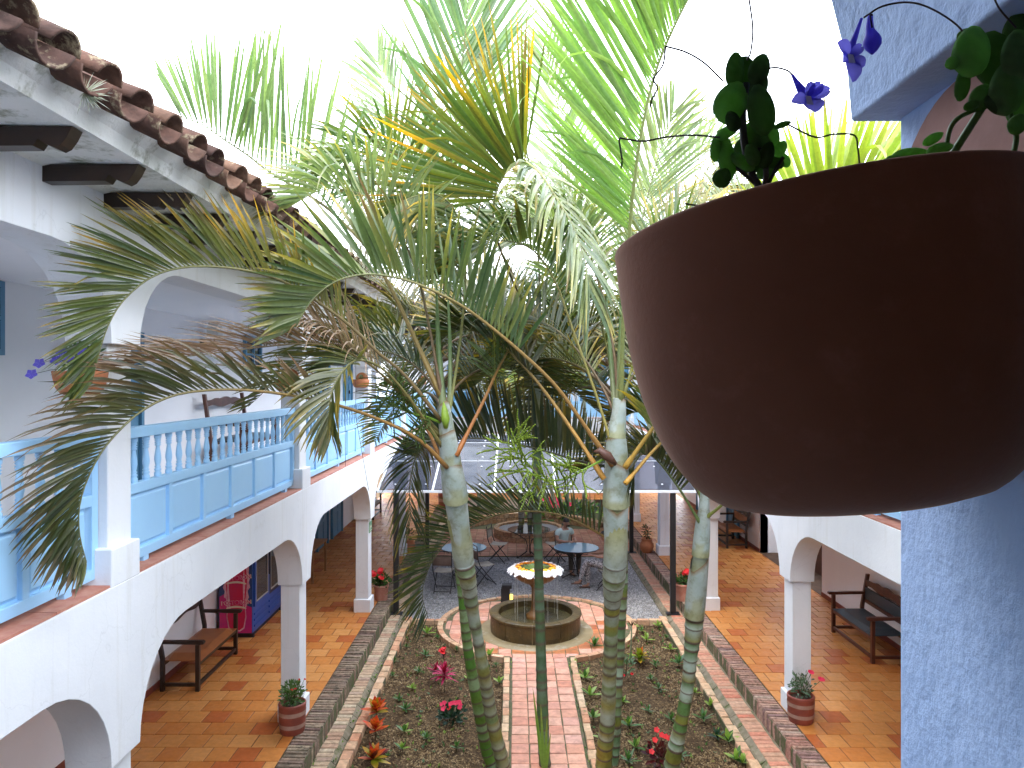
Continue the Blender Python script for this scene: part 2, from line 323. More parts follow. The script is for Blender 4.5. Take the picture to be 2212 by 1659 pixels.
def slabmesh(name, m, bev=.012, skew=0, rnd=0, seed=1):
    """unit brick, 1x1x1 centred in xy, top at 0, chamfered top"""
    rg = random.Random(seed); b = bev; mb = MB()
    def j(): return rg.uniform(-rnd, rnd)
    lo = [(-.5, -.5), (.5, -.5), (.5, .5), (-.5, .5)]
    bx, by = (b if not isinstance(b, tuple) else b[0]), (b if not isinstance(b, tuple) else b[1])
    vs = [(x, y, -1) for x, y in lo] + [(x + j(), y + j(), -.14) for x, y in lo] + [(x * (1 - 2 * bx) + j(), y * (1 - 2 * by) + j(), j() * 2) for x, y in lo]
    fs = [(8, 9, 10, 11)] + [(i, (i + 1) % 4, (i + 1) % 4 + 4, i + 4) for i in range(4)] + [(i + 4, (i + 1) % 4 + 4, (i + 1) % 4 + 8, i + 8) for i in range(4)]
    mb.add(vs, fs); me = mb.mesh(name); me.materials.append(M[m]); return me
def P(px, py, d): return Vector(((px - U0) / F * d, d, H + (V0 - py) / F * d))
def G(px, py, z=0):
    d = F * (H - z) / (py - V0); return Vector(((px - U0) / F * d, d, z))

# ---------------------------------------------------------------- setting: ground
WL, WR, YF = -2.73, 3.60, 27.4
PZ = .20
mb = MB(); mb.box(-60, 60, -40, 90, -.6, -.30); o = mb.build('ground', 'soil'); tag(o, kind='structure')
# gallery floors
def floor(name, x0, x1, y0, y1, side):
    r = structure(name)
    MB().box(x0, x1, y0, y1, -.29, PZ - .008).build('screed', 'tile_grout', r)
    me = slabmesh('tile', 'tile', (.012, .012), rnd=.004)
    it = []; tx, ty = .292, .325
    n = int((y1 - max(y0, 4)) / ty); yy = max(y0, 4)
    for k in range(n):
        off = .5 * (k % 2); i = 0
        while True:
            a = (x1 if side < 0 else x0) - side * 0; a = a + side * (i - off) * tx * 1.0 if side > 0 else a - (i - off) * tx
            b = a + tx if side > 0 else a - tx
            lo, hi = min(a, b), max(a, b); lo = max(lo, x0); hi = min(hi, x1)
            i += 1
            if (side > 0 and a >= x1) or (side < 0 and a <= x0): break
            if hi - lo < .03: continue
            it.append((((lo + hi) / 2, yy + (k + .5) * ty, PZ + random.uniform(-.0012, .0012)), (random.uniform(-.003, .003), random.uniform(-.003, .003), 0), (hi - lo - .012, ty - .011, .03)))
    pieces('tile', r, it, me); return r
floor('gallery_floor_left', -5.12, WL, 3.0, YF, -1)
floor('gallery_floor_right', WR, 6.27, 3.0, YF, 1)
floor('gallery_floor_far', -5.12, 6.27, YF, 30.2, 1)
# kerbs (bricks on edge), walks, gutters, edging
def strip(name, base, piece, x0, x1, z, pitch, gap, material, ybase=(4, 26), rise=.12, y0=7.9, y1=26, joint='mortar', jz=.012, tilt=.012, dz=.004, seed=3, bev=(.03, .10)):
    r = structure(name); MB().box(x0, x1, ybase[0], ybase[1], base, z - jz).build('mortar_bed', joint, r)
    me = slabmesh(piece, material, bev, rnd=.014, seed=seed); it = []; y = y0; rg = random.Random(seed)
    while y < y1:
        it.append((((x0 + x1) / 2 + rg.uniform(-.006, .006), y + pitch / 2, z + rg.uniform(-dz, dz)), (rg.uniform(-tilt, tilt), rg.uniform(-tilt, tilt), rg.uniform(-.01, .01)), (x1 - x0 + rg.uniform(-.02, .012), pitch - gap, rise)))
        y += pitch
    pieces(piece, r, it, me); return r
strip('kerb_left', -.29, 'kerb_brick', WL + .003, -2.44, PZ, .074, .016, 'kerb_brick', jz=.016, rise=.24, dz=.006, tilt=.02)
strip('kerb_right', -.29, 'kerb_brick', 3.33, WR - .003, PZ, .078, .016, 'kerb_brick_r', jz=.016, rise=.24, dz=.006, tilt=.02, seed=5)
strip('brick_walk_left', -.29, 'walk_brick', -2.437, -2.235, .0, .105, .016, 'walk_brick', joint='walk_base', rise=.07, seed=6)
strip('brick_walk_right', -.29, 'walk_brick', 3.05, 3.30, .0, .105, .012, 'walk_brick_r', joint='walk_base', rise=.07, seed=7)
o = MB().box(3.30, 3.328, 4, 26, -.29, -.012).build('mortar_joint', 'walk_base'); tag(o, kind='structure')
def gutter(name, x0, x1, lo):
    mb = MB(); ys = [4 + i * .31 for i in range(72)]
    rg = random.Random(name)
    r = structure(name)
    for a in ys:
        m_ = .006; h = lo + rg.uniform(-.012, .012)
        b = MB(); b.add([(x0, a + m_, -.005), (x0, a + .31 - m_, -.005), ((x0 + x1) / 2, a + m_, h), ((x0 + x1) / 2, a + .31 - m_, h), (x1, a + m_, .0), (x1, a + .31 - m_, .0)] + [(x, y, -.29) for x in (x0, x1) for y in (a + m_, a + .31 - m_)],
                        [(0, 2, 3, 1), (2, 4, 5, 3), (0, 1, 7, 6), (4, 8, 9, 5), (0, 6, 8, 4, 2), (1, 3, 5, 9, 7)])
        b.build('gutter_stone', 'gutter', r)
    MB().box(x0 + .001, x1 - .001, 4, 26, -.28, -.12).build('gutter_bed', 'mortar', r)
gutter('gutter_left', -2.232, -2.112, -.06); gutter('gutter_right', 2.915, 3.047, -.055)
strip('bed_edging_left', -.29, 'edging_brick', -2.11, -1.985, .045, .225, .014, 'edge_brick', ybase=(4, 14.2), rise=.1, y0=8, y1=14.1, bev=(.05, .03), tilt=.02, dz=.006)
strip('bed_edging_right', -.29, 'edging_brick', 2.785, 2.912, .045, .225, .014, 'edge_brick', ybase=(4, 14.2), rise=.1, y0=8, y1=14.1, bev=(.05, .03), tilt=.02, dz=.006, seed=9)
strip('path_edging_left', -.29, 'edging_brick', -.175, -.075, .03, .235, .014, 'edge_brick', ybase=(4, 12.3), rise=.1, y0=8, y1=12.2, bev=(.05, .03), tilt=.015, dz=.005, seed=10)
strip('path_edging_right', -.29, 'edging_brick', .905, 1.01, .03, .235, .014, 'edge_brick', ybase=(4, 12.3), rise=.1, y0=8, y1=12.2, bev=(.05, .03), tilt=.015, dz=.005, seed=11)
# soil beds with relief
PC = Vector((.41, 13.95, 0)); PR = 1.80; FC = Vector((.38, 13.62, 0))
def soil(name, x0, x1, y0, y1):
    mb = MB(); nx, ny = int((x1 - x0) / .05), int((y1 - y0) / .05)
    from mathutils import noise as nz
    for j in range(ny + 1):
        for i in range(nx + 1):
            x = x0 + (x1 - x0) * i / nx; y = y0 + (y1 - y0) * j / ny
            z = -.05 + .04 * nz.noise(Vector((x * 2.2, y * 2.2, 1))) + .022 * nz.noise(Vector((x * 9, y * 9, 4)))
            mb.v.append((x, y, z))
    for j in range(ny):
        for i in range(nx):
            a = j * (nx + 1) + i; mb.f.append((a, a + 1, a + nx + 2, a + nx + 1))
    o = mb.build(name, 'soil', smooth=True, fix=False); tag(o, kind='structure'); return o
soil('soil_bed_left', -1.99, -.17, 5, 14.2); soil('soil_bed_right', 1.0, 2.79, 5, 14.2)
# chips and crumbs on the beds
def chips(name, regions, n, size, m, z0, seed, flat=.5):
    rg = random.Random(seed); mb = MB()
    from mathutils import noise as nz
    for _ in range(n):
        x0, x1, y0, y1 = rg.choice(regions); x = rg.uniform(x0, x1); y = y0 + (y1 - y0) * rg.random() ** 1.25
        if (Vector((x, y, 0)) - PC).length < PR + .08: continue
        z = z0
        if m == 'mulch':
            if nz.noise(Vector((x * 1.3, y * 1.3, 9))) < -.02 and rg.random() < .85: continue
            z = -.05 + .04 * nz.noise(Vector((x * 2.2, y * 2.2, 1))) + .022 * nz.noise(Vector((x * 9, y * 9, 4))) + .004
        s = size * rg.uniform(.5, 1.5); q = Quaternion((rg.uniform(-1, 1), rg.uniform(-1, 1), rg.uniform(-1, 1)), rg.uniform(0, 6))
        vs = [Vector((x, y, z)) + q @ Vector(v) * s for v in ((-1, -.5, 0), (1, -.5, 0), (0, .8, 0), (0, 0, flat), (0, 0, -flat))]
        mb.add(vs, [(0, 1, 3), (1, 2, 3), (2, 0, 3), (1, 0, 4), (2, 1, 4), (0, 2, 4)])
    o = mb.build(name, m, fix=False); tag(o, kind='stuff'); return o
chips('mulch', [(-1.97, -.19, 8.2, 14), (1.02, 2.77, 8.2, 14)], 30000, .015, 'mulch', -.03, 4)
# gravel
o = MB().box(-2.11, 2.912, 14.2, 26, -.29, -.03).build('gravel_bed', 'gravel_bed'); tag(o, kind='structure')
chips('gravel', [(-2.1, 2.9, 14.2, 19.3)], 26000, .019, 'gravel', -.022, 8, .6)
# path and round plaza of square pavers
def inpl(x, y, m=0): return (Vector((x, y, 0)) - PC).length < PR - m
r = structure('brick_path'); MB().box(-.072, .902, 4, 12.34, -.29, -.012).build('mortar_bed', 'mortar', r)
me = slabmesh('paver', 'paver', (.03, .03), rnd=.012); it = []
for k in range(18):
    for i in range(4):
        if k == 0 and i == 1: continue
        it.append(((-.045 + .229 * (i + .5) + random.uniform(-.004, .004), 7.9 + .246 * (k + .5), random.uniform(-.004, .003)), (random.uniform(-.012, .012), random.uniform(-.012, .012), random.uniform(-.01, .01)), (.216, .233, .06)))
pieces('paver', r, it, me)
r = structure('round_plaza')
mb = MB(); mb.lathe([(PR, -.29), (PR, -.010), (.01, -.010)], 64, PC, closed=False); mb.build('mortar_bed', 'mortar', r)
cnt = 0
for k in range(-8, 9):
    for i in range(-9, 9):
        x0 = .41 + .229 * i; x1 = x0 + .216; y0 = 12.34 + .246 * (k + 8) - .12; y1 = y0 + .233
        c = Vector(((x0 + x1) / 2, (y0 + y1) / 2, 0))
        if (c - PC).length > PR - .10 + .05 or (c - FC).length < .93: continue
        cs = []
        for (x, y) in ((x0, y0), (x1, y0), (x1, y1), (x0, y1)):
            v = Vector((x, y, 0)) - PC
            if v.length > PR - .09: v = v.normalized() * (PR - .09)
            cs.append(PC + v + Vector((random.uniform(-.003, .003), random.uniform(-.003, .003), 0)))
        z = random.uniform(-.003, .003); cc = sum(cs, Vector()) / 4
        mb = MB(); mb.add([(p.x, p.y, -.06) for p in cs] + [(p.x, p.y, z - .008) for p in cs] + [tuple(cc + (p - cc) * .95 + Vector((0, 0, z))) for p in cs],
               [(8, 9, 10, 11)] + [(a, (a + 1) % 4, (a + 1) % 4 + 4, a + 4) for a in range(4)] + [(a + 4, (a + 1) % 4 + 4, (a + 1) % 4 + 8, a + 8) for a in range(4)])
        wet = (c - FC).length < 1.02 + .45 * random.random() and c.y < 14.2
        mb.build('paver', 'paver_wet' if wet else 'paver', r, loc=(0, 0, 0))
for k in range(48):
    a = 2 * math.pi * k / 48; c = PC + Vector((math.cos(a), math.sin(a), 0)) * (PR + .01)
    if abs(c.x - .41) < .50 and c.y < 13: continue
    mt = Matrix.Translation(c + Vector((0, 0, .03))) @ Matrix.Rotation(a, 4, 'Z')
    MB().box(-.05, .05, -.108, .108, -.12, random.uniform(-.004, .006), mt).build('edging_brick', 'edge_brick', r, bevel=.006)
for (xa, xb) in ((-1.98, -1.30), (2.10, 2.79)):
    n = 3
    for k in range(n):
        x0 = xa + (xb - xa) * k / n
        MB().box(x0 + .007, x0 + (xb - xa) / n - .007, 14.08, 14.19, -.1, .035 + random.uniform(-.004, .004)).build('edging_brick', 'edge_brick', r, bevel=.006)
# far brick terrace
r = structure('brick_terrace'); MB().box(-2.11, 2.912, 19.4, 25.6, -.029, -.008).build('mortar_bed', 'mortar', r)
me = slabmesh('terrace_brick', 'paver_far', (.03, .03), rnd=.01)
it = [((-2.11 + .24 * (i + .5), 19.4 + .25 * (k + .5), random.uniform(-.002, .003)), (0, 0, 0), (.228, .236, .02)) for i in range(20) for k in range(14)]
pieces('terrace_brick', r, it, me)
o = MB().box(-2.11, 2.912, 25.55, YF, -.29, PZ - .005).build('far_step', 'kerb_brick'); tag(o, kind='structure')

# ---------------------------------------------------------------- buildings
FZ = 3.20                       # upper floor / sill level
def arch(s0, s1, zs, zt, rs, n=9, zspr=None):
    """underside of an arch between piers, going from s1 back to s0"""
    pts = []
    for i in range(n + 1):
        a = math.pi / 2 * i / n; pts.append((s1 - rs + rs * math.cos(a), zs + (zt - zs) * math.sin(a)))
    for i in range(n + 1):
        a = math.pi / 2 * (1 - i / n); pts.append((s0 + rs - rs * math.cos(a), zs + (zt - zs) * math.sin(a)))
    return pts
def wall_poly(piers, pw, zs, zt, rs, ztop, sa, sb):
    """outline of an arcade wall above springing: piers list of start s; from sa to sb"""
    pts = [(sa, ztop), (sb, ztop)]
    edges = [sa] + [x for p in piers for x in (p, p + pw)] + [sb]
    edges = edges[::-1]             # going back
    # spans: (sb .. last pier end), pier, ...
    k = 0
    while k < len(edges) - 1:
        a, b = edges[k], edges[k + 1]      # a > b : an opening from b to a
        if a - b > .05: pts += arch(b, a, zs, zt, rs)
        else: pts += [(a, zs), (b, zs)] if a - b > .001 else [(a, zs)]
        k += 2
    out = []
    for p in pts:
        if not out or (abs(p[0] - out[-1][0]) + abs(p[1] - out[-1][1])) > 1e-5: out.append(p)
    return out
BLUEP = 'paint_blue'
# shared balustrade meshes
def baluster_mesh():
    h = .325; mb = MB()
    pr = [(.030, 0), (.034, .01), (.034, .035), (.024, .045), (.033, .055), (.033, .062), (.022, .07), (.031, .08), (.022, .088), (.026, .105), (.033, .135), (.031, .16), (.022, .21), (.018, .232), (.020, .238), (.032, .245), (.02, .253), (.033, .262), (.02, .270), (.031, .280), (.024, .288), (.032, .296), (.034, .305), (.034, .325)]
    mb.lathe([(r * .82, z) for r, z in pr], 12); me = mb.mesh('baluster', True); me.materials.append(M[BLUEP]); return me
BAL = baluster_mesh()
def panel_mesh(w_, h_):
    mb = MB(); t = .012
    xs = [0, .035, .06]; 
    def ring(i, y): return [(i, y, i), (w_ - i, y, i), (w_ - i, y, h_ - i), (i, y, h_ - i)]
    vs = ring(0, .012) + ring(.022, .012) + ring(.040, -.004) + ring(.040, .03)
    mb.add(ring(0, .014) + ring(.016, .014) + ring(.038, -.002), [(8, 9, 10, 11)] + [(a + o_, (a + 1) % 4 + o_, (a + 1) % 4 + o_ + 4, a + o_ + 4) for o_ in (0, 4) for a in range(4)])
    mb.box(0, w_, .0145, .02, 0, h_)
    me = mb.mesh('panel', False, False); me.materials.append(M[BLUEP]); return me
def balustrade(bld, mp, s0, s1, ncen=.15, detail=True, npan=6, nbal=21):
    """one railing as a part of the building; balusters and panels are its sub-parts. mp(s,n,z)"""
    m = lambda x, y, z: mp(x, y, z)
    b = MB(); z0 = FZ + .05; zm = 3.80; t = .03
    b.box(s0, s1, ncen - .045, ncen + .045, 4.17, 4.25, m)                      # hand rail
    b.box(s0, s1, ncen - t, ncen + t, zm - .05, zm + .03, m)                    # middle rail
    b.box(s0, s1, ncen - t, ncen + t, z0, z0 + .075, m)                         # bottom rail
    for s in (s0, s1 - .075): b.box(s, s + .075, ncen - t - .002, ncen + t + .002, z0 + .001, 4.168, m)
    pw = (s1 - s0 - .15) / npan
    for k in range(1, npan): b.box(s0 + .075 + pw * k - .03, s0 + .075 + pw * k + .03, ncen - t + .001, ncen + t - .001, z0 + .07, zm - .045, m)
    for f in (.08, .5, .92): b.box(s0 + (s1 - s0) * f - .04, s0 + (s1 - s0) * f + .04, ncen - t + .002, ncen + t - .002, FZ, z0 + .002, m)
    o = b.build('balustrade', BLUEP, bld, bevel=.005)
    h = zm - .05 - z0 - .075
    pm = panel_mesh(pw - .06, h)
    ax = Vector(mp(1, 0, 0)) - Vector(mp(0, 0, 0)); ay = Vector(mp(0, 1, 0)) - Vector(mp(0, 0, 0))
    base = Matrix(((ax.x, ay.x, 0, 0), (ax.y, ay.y, 0, 0), (0, 0, 1, 0), (0, 0, 0, 1)))
    for k in range(npan):
        p = Vector(mp(s0 + .075 + pw * k + .03, ncen - .012, z0 + .075))
        q = bpy.data.objects.new('panel', pm); COL.objects.link(q); q.parent = o; q.matrix_local = Matrix.Translation(p) @ base
    sp = (s1 - s0 - .2) / nbal
    for k in range(nbal):
        p = Vector(mp(s0 + .1 + sp * (k + .5), ncen, zm + .022))
        q = bpy.data.objects.new('baluster', BAL); COL.objects.link(q); q.parent = o; q.location = p; q.scale = (1, 1, 1.06)
    return o
TILE = {}
def tile_meshes():
    for nm, r, up in (('cover', .115, 1), ('channel', .135, -1)):
        mb = MB(); L = .46; seg = 8
        for k, (y, rr) in enumerate(((0, 1.0), (L, .84))):
            for i in range(seg + 1):
                a = math.pi * (.04 + .92 * i / seg); mb.v.append((r * rr * math.cos(a), y, up * r * rr * math.sin(a) * .85 + (0 if up > 0 else .06)))
            for i in range(seg + 1):
                a = math.pi * (.04 + .92 * i / seg); q = r * rr - .017; mb.v.append((q * math.cos(a), y, up * q * math.sin(a) * .85 + (0 if up > 0 else .06)))
        n = seg + 1
        for i in range(seg):
            mb.f += [(i, i + 1, i + 1 + 2 * n, i + 2 * n), (n + i + 1, n + i, n + i + 2 * n, n + i + 1 + 2 * n), (i + 1, i, n + i, n + i + 1), (2 * n + i, 2 * n + i + 1, 3 * n + i + 1, 3 * n + i)]
        mb.f += [(0, 2 * n, 3 * n, n), (n - 1, 2 * n - 1, 4 * n - 1, 3 * n - 1)]
        me = mb.mesh('roof_tile', True); me.materials.append(M['roof_tile']); TILE[nm] = me
tile_meshes()
def roof(bld, mp, sa, sb, rows, ax_up, limit=150, pitch=.33, back=2.7, piece_rows=2, eaven=-.80):
    """eaves: soffit, mortar fascia, tiles. ax_up = rotation about z so that local +y runs up the slope (inwards)"""
    el = R(24); ez = 6.0; en = -.80       # tile nose
    # soffit board + roof body
    b = MB(); m = lambda x, y, z: mp(x, y, z)
    prof = [(-.58, 5.855), (-.60, 5.93), (-.69, 6.02), (back, 6.02 + (back + .69) * math.tan(el)), (back, 5.90 + (back + .69) * math.tan(el)), (.1, 6.02), (0, 5.84), (-.1, 5.862)]
    b.prism(prof, sa, sb, lambda n_, z, s: mp(s, n_, z)); rf = b.build('roof', 'fascia', bld)
    items = []; rg = random.Random(int(sa * 10) + 5)
    n = int((sb - sa) / pitch)
    for k in range(n):
        for row in range(rows):
            for kind, off, dz in (('channel', .5, -.03), ('cover', 0, .03)):
                s = sa + (k + off) * pitch + rg.uniform(-.012, .012); nn = en + row * .36 * math.cos(el) + (-.03 if kind == 'channel' else 0.02) + rg.uniform(-.02, .02)
                z = 5.985 + (nn - en) * math.tan(el) + dz + (.012 if row else 0) + rg.uniform(-.006, .006)
                items.append((kind, row, tuple(mp(s, nn, z)), (el + rg.uniform(-.03, .03), rg.uniform(-.06, .06), ax_up + rg.uniform(-.04, .04))))
    items.sort(key=lambda t: (t[1], (Vector(t[2]) - CAMP).length))
    rest = MB()
    for i, (kind, row, loc, rot) in enumerate(items):
        me = TILE[kind]
        if i < limit: link('roof_tile', me, rf, 0, loc, None, rot)
        else:
            from mathutils import Euler
            mt = Matrix.LocRotScale(Vector(loc), Euler(rot, 'XYZ'), Vector((1, 1, 1)))
            rest.add([mt @ v.co for v in me.vertices], [tuple(p.vertices) for p in me.polygons])
    if rest.v: rest.build('roof_tile_rest', 'roof_tile', rf, kind='stuff', smooth=True, fix=False)
    return rf
def beam(bld, mp, s):
    """carved rafter end under the eaves"""
    prof = [(.15, 5.75), (-.36, 5.755), (-.385, 5.79), (-.42, 5.765), (-.47, 5.745), (-.50, 5.76), (-.53, 5.80), (-.555, 5.85), (.15, 5.85)]
    MB().prism(prof, s - .045, s + .045, lambda n_, z, q: mp(q, n_, z)).build('rafter_end', 'dark_wood', bld)
def door(bld, mp, s0, s1, n, z0, z1, m='door_blue', leaves=2):
    b = MB(); f = lambda x, y, z: mp(x, y, z)
    b.box(s0, s0 + .07, n - .06, n + .02, z0, z1, f); b.box(s1 - .07, s1, n - .06, n + .02, z0, z1, f); b.box(s0 + .07, s1 - .07, n - .06, n + .02, z1 - .07, z1, f)
    d = b.build('door', m, bld)
    w_ = (s1 - s0 - .14) / leaves
    for k in range(leaves):
        a = s0 + .07 + w_ * k
        q = MB(); q.box(a + .004, a + w_ - .004, n - .02, n + .01, z0 + .01, z1 - .074, f)
        hh = (z1 - z0 - .1) / 3
        for j in range(3): q.box(a + .07, a + w_ - .07, n - .035, n - .018, z0 + .08 + hh * j, z0 + hh * (j + 1), f)
        q.build('door_leaf', m, d, bevel=.006)
    MB().box((s0 + s1) / 2 + .03, (s0 + s1) / 2 + .06, n - .07, n - .03, z0 + 1.0, z0 + 1.1, f).build('handle', 'iron', d)
    return d
def window(bld, mp, s0, s1, n, z0, z1):
    b = MB(); f = lambda x, y, z: mp(x, y, z)
    for (a, c, e, g) in ((s0, s0 + .06, z0, z1), (s1 - .06, s1, z0, z1), (s0 + .06, s1 - .06, z0, z0 + .06), (s0 + .06, s1 - .06, z1 - .06, z1), ((s0 + s1) / 2 - .02, (s0 + s1) / 2 + .02, z0 + .06, z1 - .06), (s0 + .06, (s0 + s1) / 2 - .021, (z0 + z1) / 2 - .015, (z0 + z1) / 2 + .015), ((s0 + s1) / 2 + .021, s1 - .06, (z0 + z1) / 2 - .015, (z0 + z1) / 2 + .015)):
        b.box(a, c, n - .05, n + .01, e, g, f)
    w_ = b.build('window', 'door_blue', bld)
    MB().box(s0 + .05, s1 - .05, n - .012, n - .006, z0 + .05, z1 - .05, f).build('pane', 'glass', w_)
TH = .32
def arcade_building(label, mp, piers, sa, sb, back, rot_up, cap_a=None, low=True, rails=True, roofrows=3, limit=150, beams=True, shafts=True, pw=.38, nfar=99, floor_ext=0):
    bld = thing('gallery_building', label, 'building')
    f = lambda x, y, z: mp(x, y, z)
    # lower arcade wall
    MB().prism(wall_poly(piers, pw, 1.965, 2.69, .74, FZ - .006, sa, sb), 0, TH, lambda s, z, n_: mp(s, n_, z)).build('arch_wall', 'plaster', bld, bevel=.012)
    MB().prism(wall_poly(piers, pw, 4.85, 5.45, .66, 5.98, sa, sb), 0.001, TH, lambda s, z, n_: mp(s, n_, z)).build('arch_wall', 'plaster', bld, bevel=.012)
    for p in piers:
        b = MB(); b.box(p + .05, p + pw - .02, .055, TH - .02, .2, 1.966, f); b.build('column', 'plaster', bld, bevel=.012)
        b = MB(); b.box(p + .01, p + pw, .012, TH + .01, PZ - .02, PZ + .24, f); b.build('plinth', 'plaster', bld, bevel=.012)
        b = MB(); b.box(p + .05, p + pw - .02, .055, TH - .02, 3.44, 4.851, f); b.build('column', 'plaster', bld, bevel=.012)
        b = MB(); b.box(p, p + pw, .0, TH, FZ - .01, 3.455, f); b.build('pedestal', 'plaster', bld, bevel=.012)
    # sill tiles
    edges = [sa] + [x for p in piers for x in (p, p + pw)] + [sb]
    for i in range(0, len(edges) - 1, 2):
        a, b_ = edges[i] , edges[i + 1]
        if b_ - a < .3: continue
        n = max(1, round((b_ - a) / .62)); L = (b_ - a) / n
        for k in range(n):
            MB().box(a + L * k + .003, a + L * (k + 1) - .003, .012, .30, FZ - .004, FZ + random.uniform(.010, .014), f).build('sill_tile', 'pot_pink', bld)
        if rails and b_ - a > 2: balustrade(bld, mp, max(a - .02, a), min(b_ + .045, b_ + .045), npan=6 if b_ - a > 3.4 else 4, nbal=21 if b_ - a > 3.4 else 15)
    # slab between floors, ceiling, back wall
    MB().box(sa, sb, TH - .001, back, 2.95, FZ - .008, f).build('upper_floor', 'plaster_in', bld)
    MB().box(sa, sb, TH + .001, back, 5.60, 5.68, f).build('ceiling', 'plaster_in', bld)
    roof(bld, mp, sa, sb, roofrows, rot_up, limit)
    if beams:
        s = sa + .22
        while s < sb - .3:
            beam(bld, mp, s); s += .64
    return bld
ML = lambda s, n, z: (WL - n, s, z)
MR = lambda s, n, z: (WR + n, s, z)
MF = lambda s, n, z: (s, YF + n, z)
PL = [.51 + 4.505 * k for k in range(1, 6)]
PRR = [.78 + 4.45 * k for k in range(1, 6)]
bl = arcade_building('long white two storey arcade with light blue balustrades on the left of the courtyard', ML, PL, .9, YF, 2.39, R(90), limit=220)
br = arcade_building('white two storey arcade on the right, mostly behind the hanging pot', MR, PRR, .9, YF, 2.67, R(-90), limit=60)
bf = arcade_building('far white two storey arcade closing the courtyard beyond the canopy', MF, [.2], WL - 2.4, WR + 2.68, 2.7, R(0), limit=30, nfar=1)
# back walls with openings kept simple
def back(bld, mp, s0, s1, n, z0, z1, th=.2): MB().box(s0, s1, n, n + th, z0, z1, lambda x, y, z: mp(x, y, z)).build('back_wall', 'plaster_in', bld)
back(bl, ML, .5, YF, 2.39, -.2, 6.9)
MB().box(.5, 19.3, 2.375, 2.389, PZ - .01, PZ + .09, lambda x, y, z: ML(x, y, z)).build('skirting', 'pot_red', bl)
back(br, MR, .5, 15.1, 2.67, -.2, 6.9); back(br, MR, 18.9, YF, 2.67, -.2, 6.9); back(br, MR, 15.1, 18.9, 2.67, 2.9, 6.9)
MB().box(6.271, 7.6, 18.9, 19.0, -.2, 2.9).build('back_wall', 'plaster_in', br); MB().box(6.271, 7.6, 14.99, 15.1, -.2, 2.9).build('back_wall', 'plaster_in', br)
MB().box(7.6, 7.7, 15.1, 18.9, -.2, 2.9).build('back_wall', 'plaster_in', br); MB().box(6.271, 7.6, 15.1, 18.9, -.2, PZ).build('alcove_floor', 'tile_grout', br)
for k in range(8): MB().box(6.9, 7.6, 15.3 + k * .28, 15.58 + k * .28, PZ + .001, PZ + .18 * (k + 1)).build('stair_step', 'brown_wood', br)
for (a, b_) in ((.5, 15.1), (18.9, YF)): MB().box(a, b_, 2.655, 2.669, PZ - .01, PZ + .09, lambda x, y, z: MR(x, y, z)).build('skirting', 'pot_red', br)
back(bf, MF, -5.3, 6.4, 2.7, -.2, 6.9)
for (a, b_) in ((18.95, 20.05), (20.5, 21.7)): door(bl, ML, a, b_, 2.36, PZ, 2.3)
door(bl, ML, 8.95, 10.05, 2.36, FZ, 5.25); door(bl, ML, 16.9, 17.9, 2.36, FZ, 5.25); door(bl, ML, 22, 23, 2.36, FZ, 5.25)
window(bl, ML, 6.45, 7.33, 2.37, 4.85, 5.58); window(bl, ML, 13.9, 14.8, 2.37, 4.75, 5.45); window(bl, ML, 19.3, 20.3, 2.37, 4.2, 5.3)
for s in (6.8, 11.2, 20.6, 24.4): door(br, MR, s, s + 1.05, 2.64, FZ, 5.25)
for s in (20.6, 24.2): door(br, MR, s, s + 1.05, 2.64, PZ, 2.3)
for s in (-2.2, -.4, 1.4, 3.2, 5.0): door(bf, MF, s - .55, s + .55, 2.67, FZ, 5.25)
for s in (-1.5, 1.5, 4.0): door(bf, MF, s - .55, s + .55, 2.67, PZ, 2.3)
# near building: the gallery the photograph is taken from
XP, YP = .44, .86
nb = thing('gallery_building', 'white pillar and arch tinted with blue skylight beside the large hanging pot, at the right edge', 'building')
MN = lambda s, n, z: (s, YP - n, z)
# arch wall: opening from -3.2 to XP
pts = [(-5.2, 6.3), (3.4, 6.3), (3.4, 4.9), (XP - .05, 4.9)]
for i in range(1, 13):
    a = math.pi / 2 * i / 12; pts.append((XP - .05 - .70 + .70 * math.cos(a), 4.9 + .55 * math.sin(a)))
for i in range(12, -1, -1):
    a = math.pi / 2 * i / 12; pts.append((-2.6 + .7 - .70 * math.cos(a), 4.9 + .55 * math.sin(a)))
pts += [(-5.2, 4.9)]
MB().prism(pts, 0, .36, lambda s, z, n_: MN(s, n_, z)).build('arch_wall', 'skytint_wall', nb, bevel=.004)
MB().box(XP, XP + .36, YP - .35, YP - .012, 3.3, 4.902).build('pillar', 'skytint_wall', nb, bevel=.006)
MB().box(XP - .02, XP + .40, YP - .36, YP, 3.0, 3.42).build('pedestal', 'skytint_wall', nb, bevel=.006)
MB().box(-3.0, -2.62, YP - .36, YP, 3.0, 4.902).build('pillar', 'skytint_wall', nb)
MB().box(-3.0, 3.4, -2.2, YP - .001, 2.9, FZ - .01).build('upper_floor', 'tile_grout', nb)
MB().box(-3.0, 3.4, -2.2, YP - .36, 5.6, 5.7).build('ceiling', 'plaster_in', nb)
MB().box(-5.2, 6.4, -2.4, -2.2, 0, 6.9).build('back_wall', 'plaster_in', nb)
MB().box(-5.2, 6.4, YP - .36, YP - .01, -.2, 2.9).build('lower_wall', 'plaster', nb)
MB().box(.80, 3.58, YP - .34, YP - .02, FZ, 4.9).build('side_wall', 'skytint_wall', nb)
MB().box(-3.2, -3.01, -2.19, YP - .37, FZ, 5.59).build('light_block_wall', 'plaster_in', nb); MB().box(3.41, 3.6, -2.19, YP - .37, FZ, 5.59).build('light_block_wall', 'plaster_in', nb)  # unseen walls added to shut light out of the gallery behind the pot
